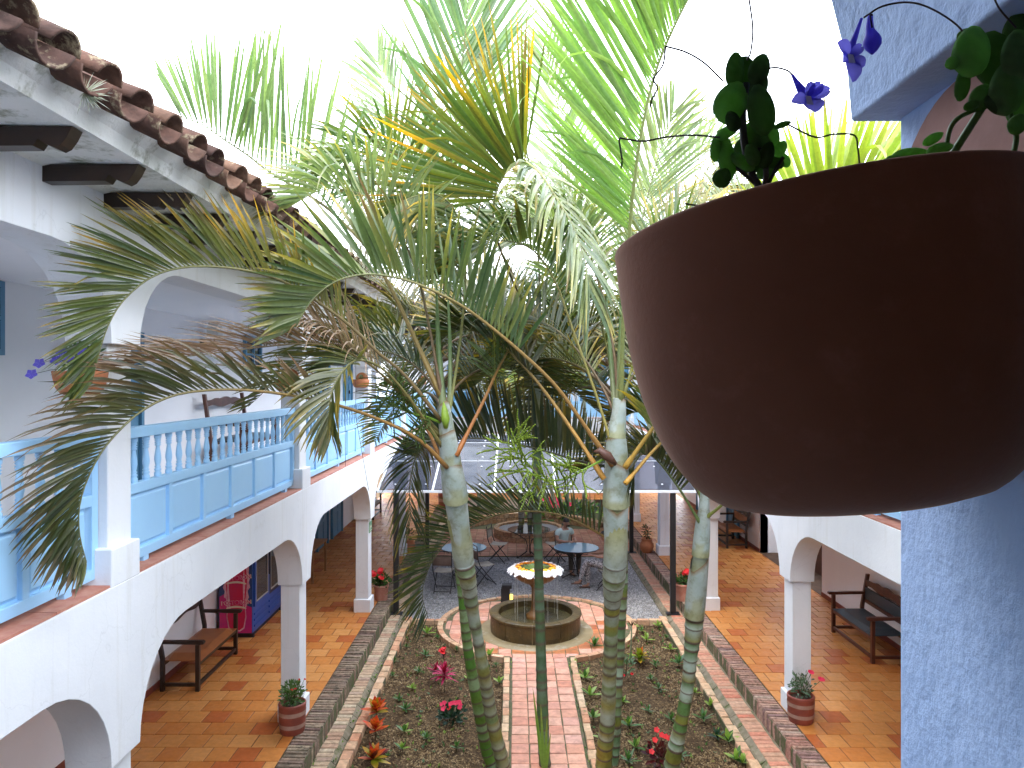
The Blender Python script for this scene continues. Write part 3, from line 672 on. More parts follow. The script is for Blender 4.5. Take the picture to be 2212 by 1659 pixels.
b = MB(); b.prism([(.60, 5.86), (.62, 6.02), (-2.4, 7.3), (-2.4, 7.1), (0, 5.95)], -5.2, 6.4, lambda n_, z, s: (s, YP + n_, z)); b.build('roof', 'fascia', nb)
b = MB(); b.box(-2.6, XP, .42, .48, 4.15, 4.22); b.box(-2.6, XP, .43, .47, FZ, 3.8); b.build('balustrade', 'paint_blue', nb)

# ---------------------------------------------------------------- canopy
cn = thing('glass_canopy', 'smoky translucent patio canopy on black steel posts spanning the courtyard', 'canopy')
CX0, CX1 = -2.70, 3.57
def czc(y):            # canopy profile: rises from the front edge, then falls again
    t = (y - 14.55) / 4.3
    return 2.43 + .80 * math.sin(min(t, 1.4) * math.pi / 2) ** .9
cy = [14.55 + 4.3 * k / 3 for k in range(4)] + [20.6, 22.2]
cyz = [czc(y) for y in cy[:4]] + [3.05, 2.62]
xs = [CX0 + (CX1 - CX0) * k / 5 for k in range(6)]
xs = [CX0, -1.62, -.40, .82, 2.04, CX1]
for i in range(5):
    for k in range(5):
        a, b_ = cy[k], cy[k + 1]; za, zb = cyz[k], cyz[k + 1]; x0, x1 = xs[i] + .019, xs[i + 1] - .019
        MB().add([(x0, a + .015, za), (x1, a + .015, za), (x1, b_ - .015, zb), (x0, b_ - .015, zb), (x0, a + .015, za - .01), (x1, a + .015, za - .01), (x1, b_ - .015, zb - .01), (x0, b_ - .015, zb - .01)],
                 [(0, 1, 2, 3), (7, 6, 5, 4), (0, 4, 5, 1), (1, 5, 6, 2), (2, 6, 7, 3), (3, 7, 4, 0)]).build('panel', 'poly', cn)
for x in xs:
    b = MB()
    for k in range(5):
        a, b_ = cy[k], cy[k + 1]; za, zb = cyz[k], cyz[k + 1]
        b.add([(x - .018, a, za + .012), (x + .018, a, za + .012), (x + .018, b_, zb + .012), (x - .018, b_, zb + .012), (x - .018, a, za - .03), (x + .018, a, za - .03), (x + .018, b_, zb - .03), (x - .018, b_, zb - .03)],
              [(0, 1, 2, 3), (7, 6, 5, 4), (0, 4, 5, 1), (1, 5, 6, 2), (2, 6, 7, 3), (3, 7, 4, 0)])
    b.build('rafter', 'white_metal', cn)
for k, y in enumerate(cy): MB().box(CX0, CX1, y - .012, y + .012, cyz[k] - .028, cyz[k] + .008).build('crossbar', 'white_metal', cn)
MB().box(CX0, CX1, 14.52, 14.545, 2.395, 2.44).build('front_beam', 'white_metal', cn)
for k in range(9):
    for j in range(1, 3):
        pass
b = MB()
for x in xs[:-1]:
    for q in (.25, .75):
        for k in range(3):
            for t in (.2, .8):
                y = cy[k] + (cy[k + 1] - cy[k]) * t; z = cyz[k] + (cyz[k + 1] - cyz[k]) * t
                b.lathe([(.022, 0), (.018, .012), (.004, .016)], 6, (x + 1.22 * q, y, z))
b.build('screw_caps', 'white_metal', cn, kind='stuff')
for (x, y) in ((-2.34, 14.6), (3.12, 14.6), (-2.34, 19.8), (3.12, 19.8)):
    z = 2.38 if y < 15 else 2.98
    p = MB().box(x - .05, x + .05, y - .05, y + .05, .012, z).build('post', 'black_metal', cn)
    MB().box(x - .13, x + .13, y - .10, y + .10, 0, .011).build('foot_plate', 'black_metal', p)

# ---------------------------------------------------------------- fountain
fo = thing('fountain', 'round ochre stone fountain with a low basin and a bowl on a pedestal', 'fountain', FC)
mb = MB(); mb.lathe([(1.07, -.02), (1.05, .012), (.8, .02)], 48, closed=False); mb.build('apron', 'apron', fo, smooth=True)
for k in range(10):
    a0 = 2 * math.pi * (k + .35) / 10 + .007; a1 = 2 * math.pi * (k + 1.35) / 10 - .007; mb = MB(); n = 7
    pr = [(.82, .01), (.83, .10), (.825, .30), (.845, .32), (.845, .352), (.82, .362), (.70, .362), (.68, .35), (.68, .05)]
    for i in range(n):
        a = a0 + (a1 - a0) * i / (n - 1)
        for r_, z in pr: mb.v.append((r_ * math.cos(a), r_ * math.sin(a), z))
    m_ = len(pr)
    for i in range(n - 1):
        for j in range(m_ - 1): mb.f.append((i * m_ + j, (i + 1) * m_ + j, (i + 1) * m_ + j + 1, i * m_ + j + 1))
    mb.f += [tuple(range(m_)), tuple((n - 1) * m_ + j for j in range(m_))[::-1]]
    mb.build('basin_stone', 'basin', fo, bevel=0)
mb = MB(); mb.lathe([(.815, .02), (.815, .3), (.80, .35), (.72, .35), (.695, .30), (.695, .06)], 60, closed=False); mb.build('basin_joint', 'apron', fo)
mb = MB(); mb.lathe([(.0, 0), (.675, 0)], 40, (0, 0, .24), closed=False); mb.build('water', 'water', fo)
mb = MB(); mb.lathe([(.17, .2), (.17, .30), (.13, .33), (.085, .38), (.075, .5), (.07, .75), (.075, .80), (.11, .84), (.10, .88)], 20); mb.build('pedestal', 'pedestal', fo, smooth=True)
mb = MB(); seg = 32; prof = [(.08, .86), (.20, .89), (.32, .95), (.40, 1.02), (.43, 1.07), (.44, 1.085), (.42, 1.09), (.38, 1.06), (.0, 1.04)]
for k, (r_, z) in enumerate(prof):
    for i in range(seg):
        a = 2 * math.pi * i / seg; q = r_ * (1 + (.035 * abs(math.cos(a * 4)) if 0 < k < 6 else 0)); mb.v.append((q * math.cos(a), q * math.sin(a), z))
for k in range(len(prof) - 1):
    for i in range(seg): j = (i + 1) % seg; mb.f.append((k * seg + i, k * seg + j, (k + 1) * seg + j, (k + 1) * seg + i))
mb.build('bowl', 'pedestal', fo, smooth=True)
# thin water jets
mb = MB(); rg = random.Random(2)
for k in range(14):
    a = rg.uniform(0, 6.28); mb.tube([(.42 * math.cos(a), .42 * math.sin(a), 1.05 - .8 * t) for t in (0, .3, .6, 1)], .0025, 4)
mb.build('water_trickle', 'lamp_glass', fo)
# flower wreath on the bowl
fl = thing('flower_wreath', 'wreath of white daisies and orange blossoms laid on the fountain bowl', 'flowers', FC + Vector((0, 0, 1.08)))
rg = random.Random(12)
def blossom(mb, c, r_, n, q, cup=.3, w_=.5):
    for k in range(n):
        a = 2 * math.pi * k / n; d = Vector((math.cos(a), math.sin(a), cup)); s_ = Vector((-math.sin(a), math.cos(a), 0)) * r_ * w_
        vs = [Vector((0, 0, 0)), d * r_ * .6 + s_, d * r_, d * r_ * .6 - s_]
        mb.add([Vector(c) + q @ v for v in vs], [(0, 1, 2, 3)])
for nm, m, r0, r1, n, sz in (('daisy_ring', 'daisy', .39, .50, 330, .040), ('orange_ring', 'orange_petal', .29, .40, 300, .028)):
    mb = MB()
    for _ in range(n):
        a = rg.uniform(0, 6.283); r_ = rg.uniform(r0, r1); z = .075 - (r_ - .25) ** 2 * 1.0 + rg.uniform(0, .03)
        q = Quaternion((math.sin(a), -math.cos(a), 0), -(r_ - .2) * 2.6 + rg.uniform(-.3, .3))
        blossom(mb, (r_ * math.cos(a), r_ * math.sin(a), z), sz, 7, q)
    mb.build(nm, m, fl, kind='stuff')
mb = MB()
for _ in range(170):
    a = rg.uniform(0, 6.283); r0, r1 = rg.uniform(.05, .12), rg.uniform(.2, .27); g = (.16 + rg.random() * .10, .26 + rg.random() * .1, .09)
    mb.tube([(r0 * math.cos(a), r0 * math.sin(a), .01 + rg.random() * .03), (r1 * math.cos(a + .1), r1 * math.sin(a + .1), .06 + rg.random() * .04)], .004, 4, g)
mb.build('stems', 'herb', fl, kind='stuff')
mb = MB(); mb.lathe([(.09, .0), (.085, .04), (.0, .06)], 14, closed=False); mb.build('centre_blossom', 'cream_trim', fl, smooth=True)
# spotlight behind the fountain
sp = thing('garden_spotlight', 'small black box spotlight with a yellow lens behind the fountain', 'spotlight', (-.19 + .0, 15.0, 0))
mb = MB(); mb.box(-.09, .09, -.07, .07, 0, .40); mb.box(-.07, .13, -.09, .09, .40, .47); mb.build('housing', 'black_metal', sp)
mb = MB(); mb.box(.091, .15, -.03, .03, .12, .26); mb.build('lens', 'spot_lit', sp)

# ---------------------------------------------------------------- round stone planter and trees behind
TC = Vector((.41, 21.9, 0))
pl = thing('round_planter', 'low round planter of rough bricks filled with grey gravel beyond the tables', 'planter', TC)
def ringwall(par, r_, th, z0, h, a0, a1, n, rows, m='rock_brick'):
    for row in range(rows):
        for k in range(n):
            da = (a1 - a0) / n; s = a0 + da * (k + .5 * (row % 2)); e = s + da * .95
            if s > a1: continue
            rr = r_ + random.uniform(-.008, .008); zz = z0 + h / rows * row; zt = zz + h / rows - .012
            MB().add([(q * math.cos(a), q * math.sin(a), z) for a in (s, e) for q in (rr, rr + th) for z in (zz, zt)],
                     [(0, 1, 3, 2), (4, 6, 7, 5), (0, 4, 5, 1), (2, 3, 7, 6), (0, 2, 6, 4), (1, 5, 7, 3)]).build('brick', m, par, bevel=.01)
    mb = MB(); n2 = 48
    for i in range(n2 + 1):
        a = a0 + (a1 - a0) * i / n2
        for q, z in ((r_ + .02, z0), (r_ + .02, z0 + h - .02), (r_ + th - .02, z0 + h - .02), (r_ + th - .02, z0)): mb.v.append((q * math.cos(a), q * math.sin(a), z))
    for i in range(n2):
        for j in range(4): mb.f.append((i * 4 + j, i * 4 + (j + 1) % 4, (i + 1) * 4 + (j + 1) % 4, (i + 1) * 4 + j))
    mb.build('mortar_core', 'mortar', par)
ringwall(pl, .90, .14, 0, .29, 0, 2 * math.pi, 26, 2)
mb = MB(); mb.lathe([(0, .22), (.95, .22)], 32, closed=False); mb.build('gravel_fill', 'gravel_bed', pl)
aw = thing('arc_wall', 'curved low brick wall behind the round planter', 'wall', TC)
ringwall(aw, 2.15, .22, 0, .30, R(12), R(168), 34, 2)

# ---------------------------------------------------------------- foliage tools
def catmull(pts, n):
    pts = [Vector(p) for p in pts]; P_ = [pts[0] * 2 - pts[1]] + pts + [pts[-1] * 2 - pts[-2]]; out = []
    m = len(pts) - 1
    for i in range(n + 1):
        t = m * i / n; k = min(int(t), m - 1); u = t - k; a, b, c, d = P_[k:k + 4]
        out.append(.5 * ((2 * b) + (-a + c) * u + (2 * a - 5 * b + 4 * c - d) * u * u + (-a + 3 * b - 3 * c + d) * u ** 3))
    return out
def lerp(a, b, t): return tuple(x + (y - x) * t for x, y in zip(a, b))
GREENS = {'mid': (.050, .092, .036), 'dark': (.022, .045, .022), 'grey': (.13, .18, .105), 'lime': (.12, .23, .055), 'olive': (.08, .095, .028)}
YEL, BRN, DRY = (.55, .34, .03), (.20, .11, .05), (.34, .24, .15)
WK, NK = .92, 1.18
def leaflet(mb, base, d, side, L, wd, droop, col, tip, rg, curl=0, segs=6, tipstart=.6, fold=.35):
    d = d.normalized(); nrm = d.cross(side).normalized(); side = nrm.cross(d).normalized()
    p = base.copy(); dirv = d.copy(); vs = []; cc = []
    g = Vector((0, 0, -1)); st = L / segs
    for i in range(segs + 1):
        t = i / segs; w_ = wd * (.35 + 2.4 * t if t < .25 else (.95 + .15 * (t - .25)) if t < .55 else 1.0 * (1 - (t - .55) / .45) ** .8 + .02) * .5
        n2 = dirv.cross(side); n2 = n2.normalized() if n2.length > 1e-5 else nrm
        vs += [p - side * w_ + n2 * w_ * fold, p, p + side * w_ + n2 * w_ * fold]
        f = 0 if t < tipstart else (t - tipstart) / (1 - tipstart)
        c = lerp(col, tip, min(1, f * 1.3)); c2 = lerp(c, (c[0] * .8, c[1] * .8, c[2] * .8), .5)
        cc += [c, c2, c]
        k = droop * (t * 1.6) + curl * t * t
        dirv = (dirv + g * k * st * 2.2).normalized(); p = p + dirv * st
    fs = []
    for i in range(segs): a = i * 3; fs += [(a, a + 1, a + 4, a + 3), (a + 1, a + 2, a + 5, a + 4)]
    mb.add(vs, fs, cc)
def frond(palm, pts, L=.75, n=46, up=(0, 0, 1), spread=(48, 48), droop=.25, col='mid', tip=YEL, age=.15, t0=.22, wd=.036, ang=(72, 28), rad=.016, single=False, seed=None, stalk=(.26, .17, .05), Lend=.45, jit=.07, curl=0, age2=None, Lstart=.65):
    rg = random.Random(seed if seed is not None else hash(tuple(map(tuple, pts))) & 0xffff); n = int(n * NK)
    K = 40; c = catmull(pts, K); base = GREENS[col] if isinstance(col, str) else col
    stc = [lerp(stalk, lerp(base, (.2, .17, .06), .5), min(1, i / K * 1.6)) for i in range(K + 1)]
    mb = MB(); mb.tube(c, [rad * (1.35 if i < 3 else 1) * (1 - .83 * (i / K)) for i in range(K + 1)], 6, stc)
    fr = mb.build('frond', 'rachis', palm, smooth=True, fix=False)
    N = Vector(up); T = (c[1] - c[0]).normalized(); N = (N - T * N.dot(T)).normalized(); fN = []
    for i in range(K + 1):
        T2 = (c[min(i + 1, K)] - c[max(i - 1, 0)]).normalized(); N = (N - T2 * N.dot(T2)).normalized(); fN.append((T2, N.copy()))
    allm = MB()
    for i in range(n):
        t = t0 + (1 - t0) * (i + .3) / n; f = t * K; k = min(int(f), K - 1); p = c[k].lerp(c[k + 1], f - k); T2, N2 = fN[k]
        u = (t - t0) / (1 - t0)
        LL = L * (Lstart + (1 - Lstart) * min(1, u / .25)) * (1 if u < .5 else 1 - (1 - Lend) * ((u - .5) / .5) ** 1.3)
        for sgn, spd in ((1, spread[0]), (-1, spread[1])):
            if rg.random() < .03: continue
            th = R(ang[0] + (ang[1] - ang[0]) * u ** .8 + rg.gauss(0, 3)); ph = R(spd + rg.gauss(0, 5))
            S = T2.cross(N2) * sgn
            d = T2 * math.cos(th) + (S * math.cos(ph) + N2 * math.sin(ph)) * math.sin(th)
            d += Vector((rg.gauss(0, jit), rg.gauss(0, jit), rg.gauss(0, jit))) * .5
            a = min(1, max(0, rg.gauss(age if age2 is None else age + (age2 - age) * u, .22)))
            cl_ = lerp(base, (base[0] * 1.7 + .03, base[1] * 1.5 + .02, base[2] * 1.2), rg.random() ** 1.5)
            cl_ = lerp(cl_, tip, a * .22); tp = lerp(cl_, tip, min(1, .04 + a * 1.5))
            if rg.random() < .12: tp = BRN
            m_ = MB() if single else allm
            leaflet(m_, p, d, T2, LL * rg.uniform(.88, 1.08), WK * wd * rg.uniform(.65, 1.2), droop * rg.uniform(.5, 1.6) + (rg.uniform(.5, 1.6) if rg.random() < .07 else 0), cl_, tp, rg, curl * rg.random(), 6, .78 - .48 * a)
            if single: m_.build('leaflet', 'leaf', fr, smooth=True, fix=False)
    if not single: allm.build('leaflets', 'leaf', fr, smooth=True, fix=False, kind='stuff')
    return fr
def PP(lst): return [P(*q) for q in lst]
def trunk(palm, pts, rads, ring0=0, shaft=0, seed=1, green=(.13, .20, .06), pale=(.33, .36, .30), spacing=(.10, .17), olive=(.19, .18, .03), name='trunk', ntop=14):
    """ringed cane. shaft = fraction of the length (from the top) that is smooth crownshaft"""
    rg = random.Random(seed); c = catmull(pts, 260); L = [0]
    for a, b in zip(c, c[1:]): L.append(L[-1] + (b - a).length)
    tot = L[-1]; m_ = len(rads) - 1
    rings = []; s = .05
    while s < tot * (1 - shaft): rings.append(s); s += rg.uniform(*spacing)
    rad = []; col = []; ri = 0
    bands = [(rg.choice([green, pale, lerp(green, pale, .5), olive, lerp(green, pale, .7), pale]), rg.choice([green, pale, olive, lerp(green, olive, .5)])) for _ in range(len(rings) + 2)]
    for i, s in enumerate(L):
        t = s / tot * m_; k = min(int(t), m_ - 1); r_ = rads[k] + (rads[k + 1] - rads[k]) * (t - k)
        while ri < len(rings) and rings[ri] < s - .012: ri += 1
        if s < tot * (1 - shaft) and ri < len(rings):
            dd = abs(rings[ri] - s); prev = rings[ri - 1] if ri else 0; u = (s - prev) / max(.01, rings[ri] - prev)
            cc = lerp(bands[ri][0], bands[ri][1], min(1, max(0, u))); cc = lerp(cc, (cc[0] * .85,) * 3, .0)
            if dd < .012 or (ri and abs(rings[ri - 1] - s) < .012): r_ *= 1.07; cc = (.12, .085, .065)
            elif u < .22: r_ *= 1.02
            col.append(cc)
        else:
            u = (s / tot - (1 - shaft)) / max(shaft, .01)
            cc = lerp((.25, .29, .25), (.34, .37, .34), .5 + .5 * math.sin(u * 9)); cc = lerp(cc, (.27, .25, .06), max(0, .85 - abs(u - .28) * 3))
            col.append(cc)
        rad.append(r_)
    mb = MB(); mb.tube(c, rad, 14, col); return mb.build(name, 'trunk', palm, smooth=True, fix=False)
def sheath(palm, p0, p1, r0, r1, seed, cut=.3):
    """one clasping leaf base on the crownshaft, open in a V on one side"""
    rg = random.Random(seed); mb = MB(); n = 18; m_ = 9; a0 = rg.uniform(0, 6.28)
    p0, p1 = Vector(p0), Vector(p1); T = (p1 - p0).normalized(); X = T.orthogonal().normalized(); Y = T.cross(X)
    for j in range(m_ + 1):
        t = j / m_
        for i in range(n):
            a = 2 * math.pi * i / n; w_ = abs(((a - a0 + math.pi) % (2 * math.pi)) - math.pi) / math.pi
            tt = t * (1 - cut * (1 - w_) ** 1.5); r_ = r0 + (r1 - r0) * tt + .006 * math.sin(tt * 3.1)
            mb.v.append(tuple(p0 + (p1 - p0) * tt + (X * math.cos(a) + Y * math.sin(a)) * r_))
            b_ = lerp((.29, .34, .31), (.40, .44, .41), .5 + .5 * math.sin(a * 2 + t * 5)); b_ = lerp(b_, (.26, .24, .05), .6 if t < .12 else .45 if t < .35 and math.sin(a * 3 + seed) > 0 else 0)
            if t > .92: b_ = (.25, .15, .07)
            mb.c.append(b_)
    for j in range(m_):
        for i in range(n): k = (i + 1) % n; mb.f.append((j * n + i, j * n + k, (j + 1) * n + k, (j + 1) * n + i))
    mb.build('leaf_sheath', 'trunk', palm, smooth=True, fix=False)
def inflorescence(palm, pts, seed, nb=22, L=.26, g=(.10, .16, .014)):
    rg = random.Random(seed); mb = MB(); c = catmull(pts, 24)
    mb.tube(c, [.013 * (1 - .6 * i / 24) for i in range(25)], 6, (.16, .27, .03))
    def twig(p, d, l, r_):
        q = [p]; dd = d.normalized()
        for k in range(5): dd = (dd + Vector((rg.gauss(0, .12), rg.gauss(0, .12), rg.gauss(-.03, .1)))).normalized(); q.append(q[-1] + dd * l / 5)
        cq = catmull(q, int(l / .012)); nn = len(cq)
        mb.tube(cq, [r_ * (1.25 if i % 2 else .8) * (1 - .3 * i / nn) for i in range(nn)], 6, [lerp(g, (g[0] * 2.2, g[1] * 1.8, g[2] * 1.6), .8 if i % 2 else 0) for i in range(nn)])
        return q
    for k in range(nb):
        i = 5 + int(19 * k / nb); T = (c[min(i + 1, 24)] - c[i - 1]).normalized()
        d = Vector((rg.gauss(0, .8), rg.gauss(0, .5), rg.gauss(.1, .8))); d = d - T * d.dot(T) * .6 + T * .3
        q = twig(c[i], d, L * rg.uniform(.6, 1.2), .009)
        for _ in range(3):
            j = rg.randint(1, 3); twig(q[j], d + Vector((rg.gauss(0, .7), rg.gauss(0, .6), rg.gauss(0, .7))), L * rg.uniform(.35, .7), .0075)
    mb.build('flower_stalk', 'herb', palm, fix=False)

# ---------------------------------------------------------------- palms in the beds
def trunkpx(palm, lst, shaft, seed, **k):
    return trunk(palm, [P(a, b, d) for a, b, d, r_ in lst], [r_ * d / F for a, b, d, r_ in lst], 0, shaft, seed, **k)
GP = 'ringed palms growing in the garden beds'
palmA = thing('palm_tree', 'front palm of the left pair, whitish crownshaft, fronds arching over the left balcony', 'palm tree', group=GP)
trunkpx(palmA, [(1090, 1664, 8.72, 15), (1084, 1640, 8.6, 14.5), (1062, 1550, 8.4, 14), (1045, 1450, 8.15, 13.5), (1021, 1320, 7.85, 13.5), (1010, 1250, 7.6, 12.5), (1001, 1207, 7.5, 14.5), (997, 1168, 7.42, 18), (987, 1116, 7.3, 24), (978, 1030, 7.1, 23.5), (970, 975, 7.0, 18), (964, 930, 6.92, 15), (962, 890, 6.9, 12)], .36, 3, green=(.16, .22, .09), olive=(.22, .19, .04))
palmB = thing('palm_tree', 'green stemmed palm, rear stem of the left pair, leaning with bright green bands', 'palm tree', group=GP)
trunkpx(palmB, [(1066, 1655, 8.9, 14), (1052, 1620, 8.9, 13), (1040, 1560, 8.8, 12), (1024, 1480, 8.7, 11), (1008, 1380, 8.6, 10), (999, 1290, 8.5, 9.5), (988, 1200, 8.4, 10), (976, 1100, 8.3, 11), (962, 950, 8.2, 12), (950, 820, 8.2, 11), (948, 740, 8.2, 7)], .25, 4, green=(.08, .20, .03), pale=(.25, .34, .18), olive=(.11, .2, .03))
palmC = thing('palm_tree', 'slender dark green palm trunk in front of the fountain, mid path', 'palm tree', group=GP)
trunkpx(palmC, [(1178, 1655, 8.85, 12.5), (1175, 1620, 8.8, 12.5), (1171, 1500, 8.75, 11.5), (1166, 1320, 8.7, 10.2), (1163, 1200, 8.65, 9.6), (1160, 1080, 8.6, 9), (1160, 930, 8.6, 9.5), (1163, 850, 8.6, 12), (1164, 780, 8.6, 9)], .17, 5, green=(.07, .13, .065), pale=(.14, .20, .14), olive=(.09, .14, .06))
palmD = thing('palm_tree', 'front palm of the right pair, swollen whitish yellow crownshaft, beside the hanging pot', 'palm tree', group=GP)
trunkpx(palmD, [(1304, 1660, 8.75, 17.5), (1306, 1620, 8.65, 17), (1312, 1560, 8.5, 16), (1317, 1450, 8.25, 15.5), (1321, 1330, 7.95, 15), (1325, 1270, 7.75, 15), (1328, 1220, 7.6, 18), (1331, 1165, 7.5, 25), (1331, 1064, 7.35, 26.5), (1332, 990, 7.28, 22), (1330, 950, 7.22, 20), (1333, 908, 7.2, 15.5), (1337, 860, 7.2, 12)], .37, 6, green=(.17, .22, .07), olive=(.26, .22, .04))
palmE = thing('palm_tree', 'thin pale green palm, rear stem of the right pair', 'palm tree', group=GP)
trunkpx(palmE, [(1322, 1660, 8.95, 12), (1328, 1600, 8.95, 12), (1332, 1500, 8.9, 11.5), (1338, 1400, 8.9, 11), (1343, 1300, 8.8, 11), (1345, 1240, 8.8, 11), (1342, 1100, 8.7, 13), (1333, 930, 8.6, 15), (1328, 790, 8.6, 10)], .22, 7, green=(.10, .2, .07), pale=(.30, .38, .28))
palmG = thing('palm_tree', 'single leaning palm in the right bed, grey crownshaft below the hanging pot', 'palm tree', group=GP)
trunkpx(palmG, [(1450, 1662, 8.7, 17.5), (1458, 1620, 8.6, 16), (1471, 1563, 8.5, 13.5), (1485, 1485, 8.4, 13.5), (1492, 1417, 8.3, 14.5), (1500, 1340, 8.2, 19.5), (1508, 1250, 8.05, 18.5), (1515, 1180, 7.95, 16), (1520, 1110, 7.9, 14), (1522, 1060, 7.9, 10)], .40, 8, green=(.10, .19, .06), pale=(.38, .45, .40))
for pal, pts, r_ in ((palmA, [(964, 930, 6.92), (955, 860, 6.95), (948, 760, 7.0), (944, 660, 7.0), (940, 560, 7.0)], 9), (palmA, [(966, 930, 6.95), (972, 840, 7.0), (972, 740, 7.1), (968, 640, 7.2), (966, 520, 7.3)], 6),
                     (palmD, [(1336, 900, 7.2), (1340, 800, 7.2), (1343, 700, 7.2), (1340, 600, 7.2), (1332, 520, 7.2)], 10), (palmD, [(1330, 900, 7.2), (1322, 800, 7.3), (1314, 700, 7.4), (1310, 600, 7.5)], 7), (palmG, [(1522, 1090, 7.9), (1530, 1000, 7.9), (1540, 900, 7.9)], 8), (palmG, [(1520, 1100, 7.92), (1512, 1020, 7.95), (1506, 930, 8.0)], 6)):
    c_ = catmull(PP(pts), 30); mb = MB(); mb.tube(c_, [max(1.2, r_ * (1 - (i / 30) ** 1.5)) * 7.1 / F for i in range(31)], 8, [lerp((.25, .24, .13), (.11, .17, .06), min(1, i / 14)) for i in range(31)]); mb.build('spear_leaf', 'rachis', pal, smooth=True, fix=False)
# clasping leaf bases
for pal, lst in ((palmA, [((1000, 1190, 7.45), (977, 1025, 7.1), 17, 24.5, 1), ((985, 1080, 7.2), (972, 985, 7.02), 25, 19.5, 2), ((975, 1010, 7.07), (965, 925, 6.92), 21, 15.5, 3), ((967, 945, 6.95), (958, 865, 6.9), 16, 10, 4)]),
                 (palmD, [((1329, 1210, 7.6), (1331, 1050, 7.33), 20, 27, 5), ((1331, 1090, 7.4), (1332, 975, 7.26), 27, 21.5, 6), ((1332, 1000, 7.3), (1331, 930, 7.21), 23, 18, 7), ((1332, 945, 7.22), (1340, 860, 7.2), 18, 11, 8)]),
                 (palmG, [((1499, 1330, 8.17), (1514, 1190, 7.96), 20, 17, 9), ((1513, 1200, 7.97), (1521, 1095, 7.9), 17, 12, 10)])):
    for a, b_, r0, r1, sd_ in lst: sheath(pal, P(*a), P(*b_), 1.10 * r0 * a[2] / F, 1.04 * r1 * b_[2] / F, sd_)
ORS = (.42, .20, .045); GRS = (.22, .22, .07); BRS = (.16, .09, .05)
# long fronds over the left balcony
frond(palmA, PP([(966, 1010, 6.95), (905, 950, 6.65), (816, 905, 6.3), (722, 873, 6.0), (640, 856, 5.7), (540, 843, 5.4), (450, 843, 5.15), (370, 856, 4.95), (300, 892, 4.75), (235, 955, 4.55), (195, 1020, 4.45), (172, 1090, 4.4), (172, 1155, 4.38), (187, 1215, 4.35)]), L=.70, n=66, spread=(80, 68), ang=(34, 36), age=.75, age2=.15, tip=(.26, .14, .08), col=(.038, .058, .022), t0=.24, wd=.027, droop=.34, single=True, stalk=(.30, .15, .04), Lend=.30, curl=.6, seed=11)
frond(palmA, PP([(958, 915, 6.9), (878, 814, 6.6), (816, 761, 6.35), (753, 701, 6.1), (691, 655, 5.9), (620, 612, 5.6), (550, 588, 5.4), (480, 577, 5.2), (400, 577, 5.0), (330, 597, 4.85), (270, 645, 4.7), (235, 700, 4.6), (215, 760, 4.55), (198, 830, 4.5)]), L=.68, n=68, spread=(84, 74), ang=(48, 32), age=.62, age2=-.25, tip=(.66, .36, .03), col=(.058, .09, .025), t0=.24, wd=.027, droop=.12, single=True, stalk=(.20, .13, .06), Lend=.36, seed=12)
frond(palmA, PP([(955, 860, 6.95), (900, 740, 7.0), (853, 640, 7.0), (800, 545, 7.0), (740, 480, 7.0), (697, 442, 6.9), (638, 405, 6.8), (580, 370, 6.7), (533, 334, 6.6), (486, 303, 6.4), (440, 272, 6.3), (385, 250, 6.2)]), L=1.28, n=30, up=(-.1, 0, 1), spread=(86, 80), ang=(80, 50), age=-.4, col=(.11, .17, .085), t0=.34, rad=.024, wd=.034, droop=.04, single=True, Lend=.35, jit=.03, seed=13)
frond(palmA, PP([(950, 940, 6.95), (900, 888, 6.9), (847, 832, 6.7), (794, 781, 6.5), (756, 750, 6.35), (715, 722, 6.2), (670, 700, 6.0), (625, 690, 5.9)]), L=.7, n=36, spread=(60, 20), ang=(45, 20), age=1.0, tip=(.36, .24, .17), col=(.20, .13, .08), t0=.35, wd=.022, droop=.75, curl=1.2, stalk=(.2, .18, .05), seed=14)
frond(palmA, PP([(955, 965, 6.95), (890, 868, 6.6), (830, 800, 6.3), (775, 778, 6.0), (735, 810, 5.8), (712, 870, 5.7), (716, 940, 5.65)]), L=.5, n=34, spread=(30, 30), ang=(60, 25), age=.35, tip=(.35, .24, .04), col=(.04, .06, .02), t0=.5, wd=.032, droop=.75, seed=15, stalk=(.2, .16, .05))
frond(palmA, PP([(985, 985, 6.95), (1045, 865, 7.2), (1085, 780, 7.6), (1140, 700, 8.0), (1220, 650, 8.3), (1310, 660, 8.6)]), L=.7, n=44, spread=(60, 60), col='mid', t0=.3, stalk=(.36, .12, .025), seed=16, droop=.5, rad=.02)
frond(palmA, PP([(955, 1000, 7.1), (920, 920, 7.4), (880, 850, 7.8), (845, 800, 8.2), (795, 770, 8.6), (740, 790, 9.0)]), L=.7, n=44, spread=(50, 50), col='dark', t0=.35, stalk=(.42, .17, .04), seed=17, droop=.5, rad=.02, age=.35)
frond(palmA, PP([(968, 900, 6.95), (985, 800, 7.0), (1000, 680, 6.9), (1005, 560, 6.8), (985, 460, 6.6), (940, 420, 6.4), (880, 430, 6.2), (830, 470, 6.1)]), L=.85, n=50, spread=(55, 50), col='mid', t0=.35, stalk=GRS, seed=18, droop=.45, age=.2)
frond(palmA, PP([(950, 935, 6.95), (900, 880, 6.85), (845, 826, 6.65), (790, 782, 6.4), (730, 752, 6.15), (660, 742, 5.95), (580, 748, 5.75), (500, 758, 5.55), (420, 768, 5.35), (340, 775, 5.15), (270, 790, 5.0)]), L=.62, n=46, spread=(55, 75), ang=(30, 16), age=1.0, tip=(.36, .23, .16), col=(.17, .095, .06), t0=.34, wd=.014, droop=.12, curl=.9, stalk=(.2, .16, .05), seed=48, jit=.13, rad=.012)
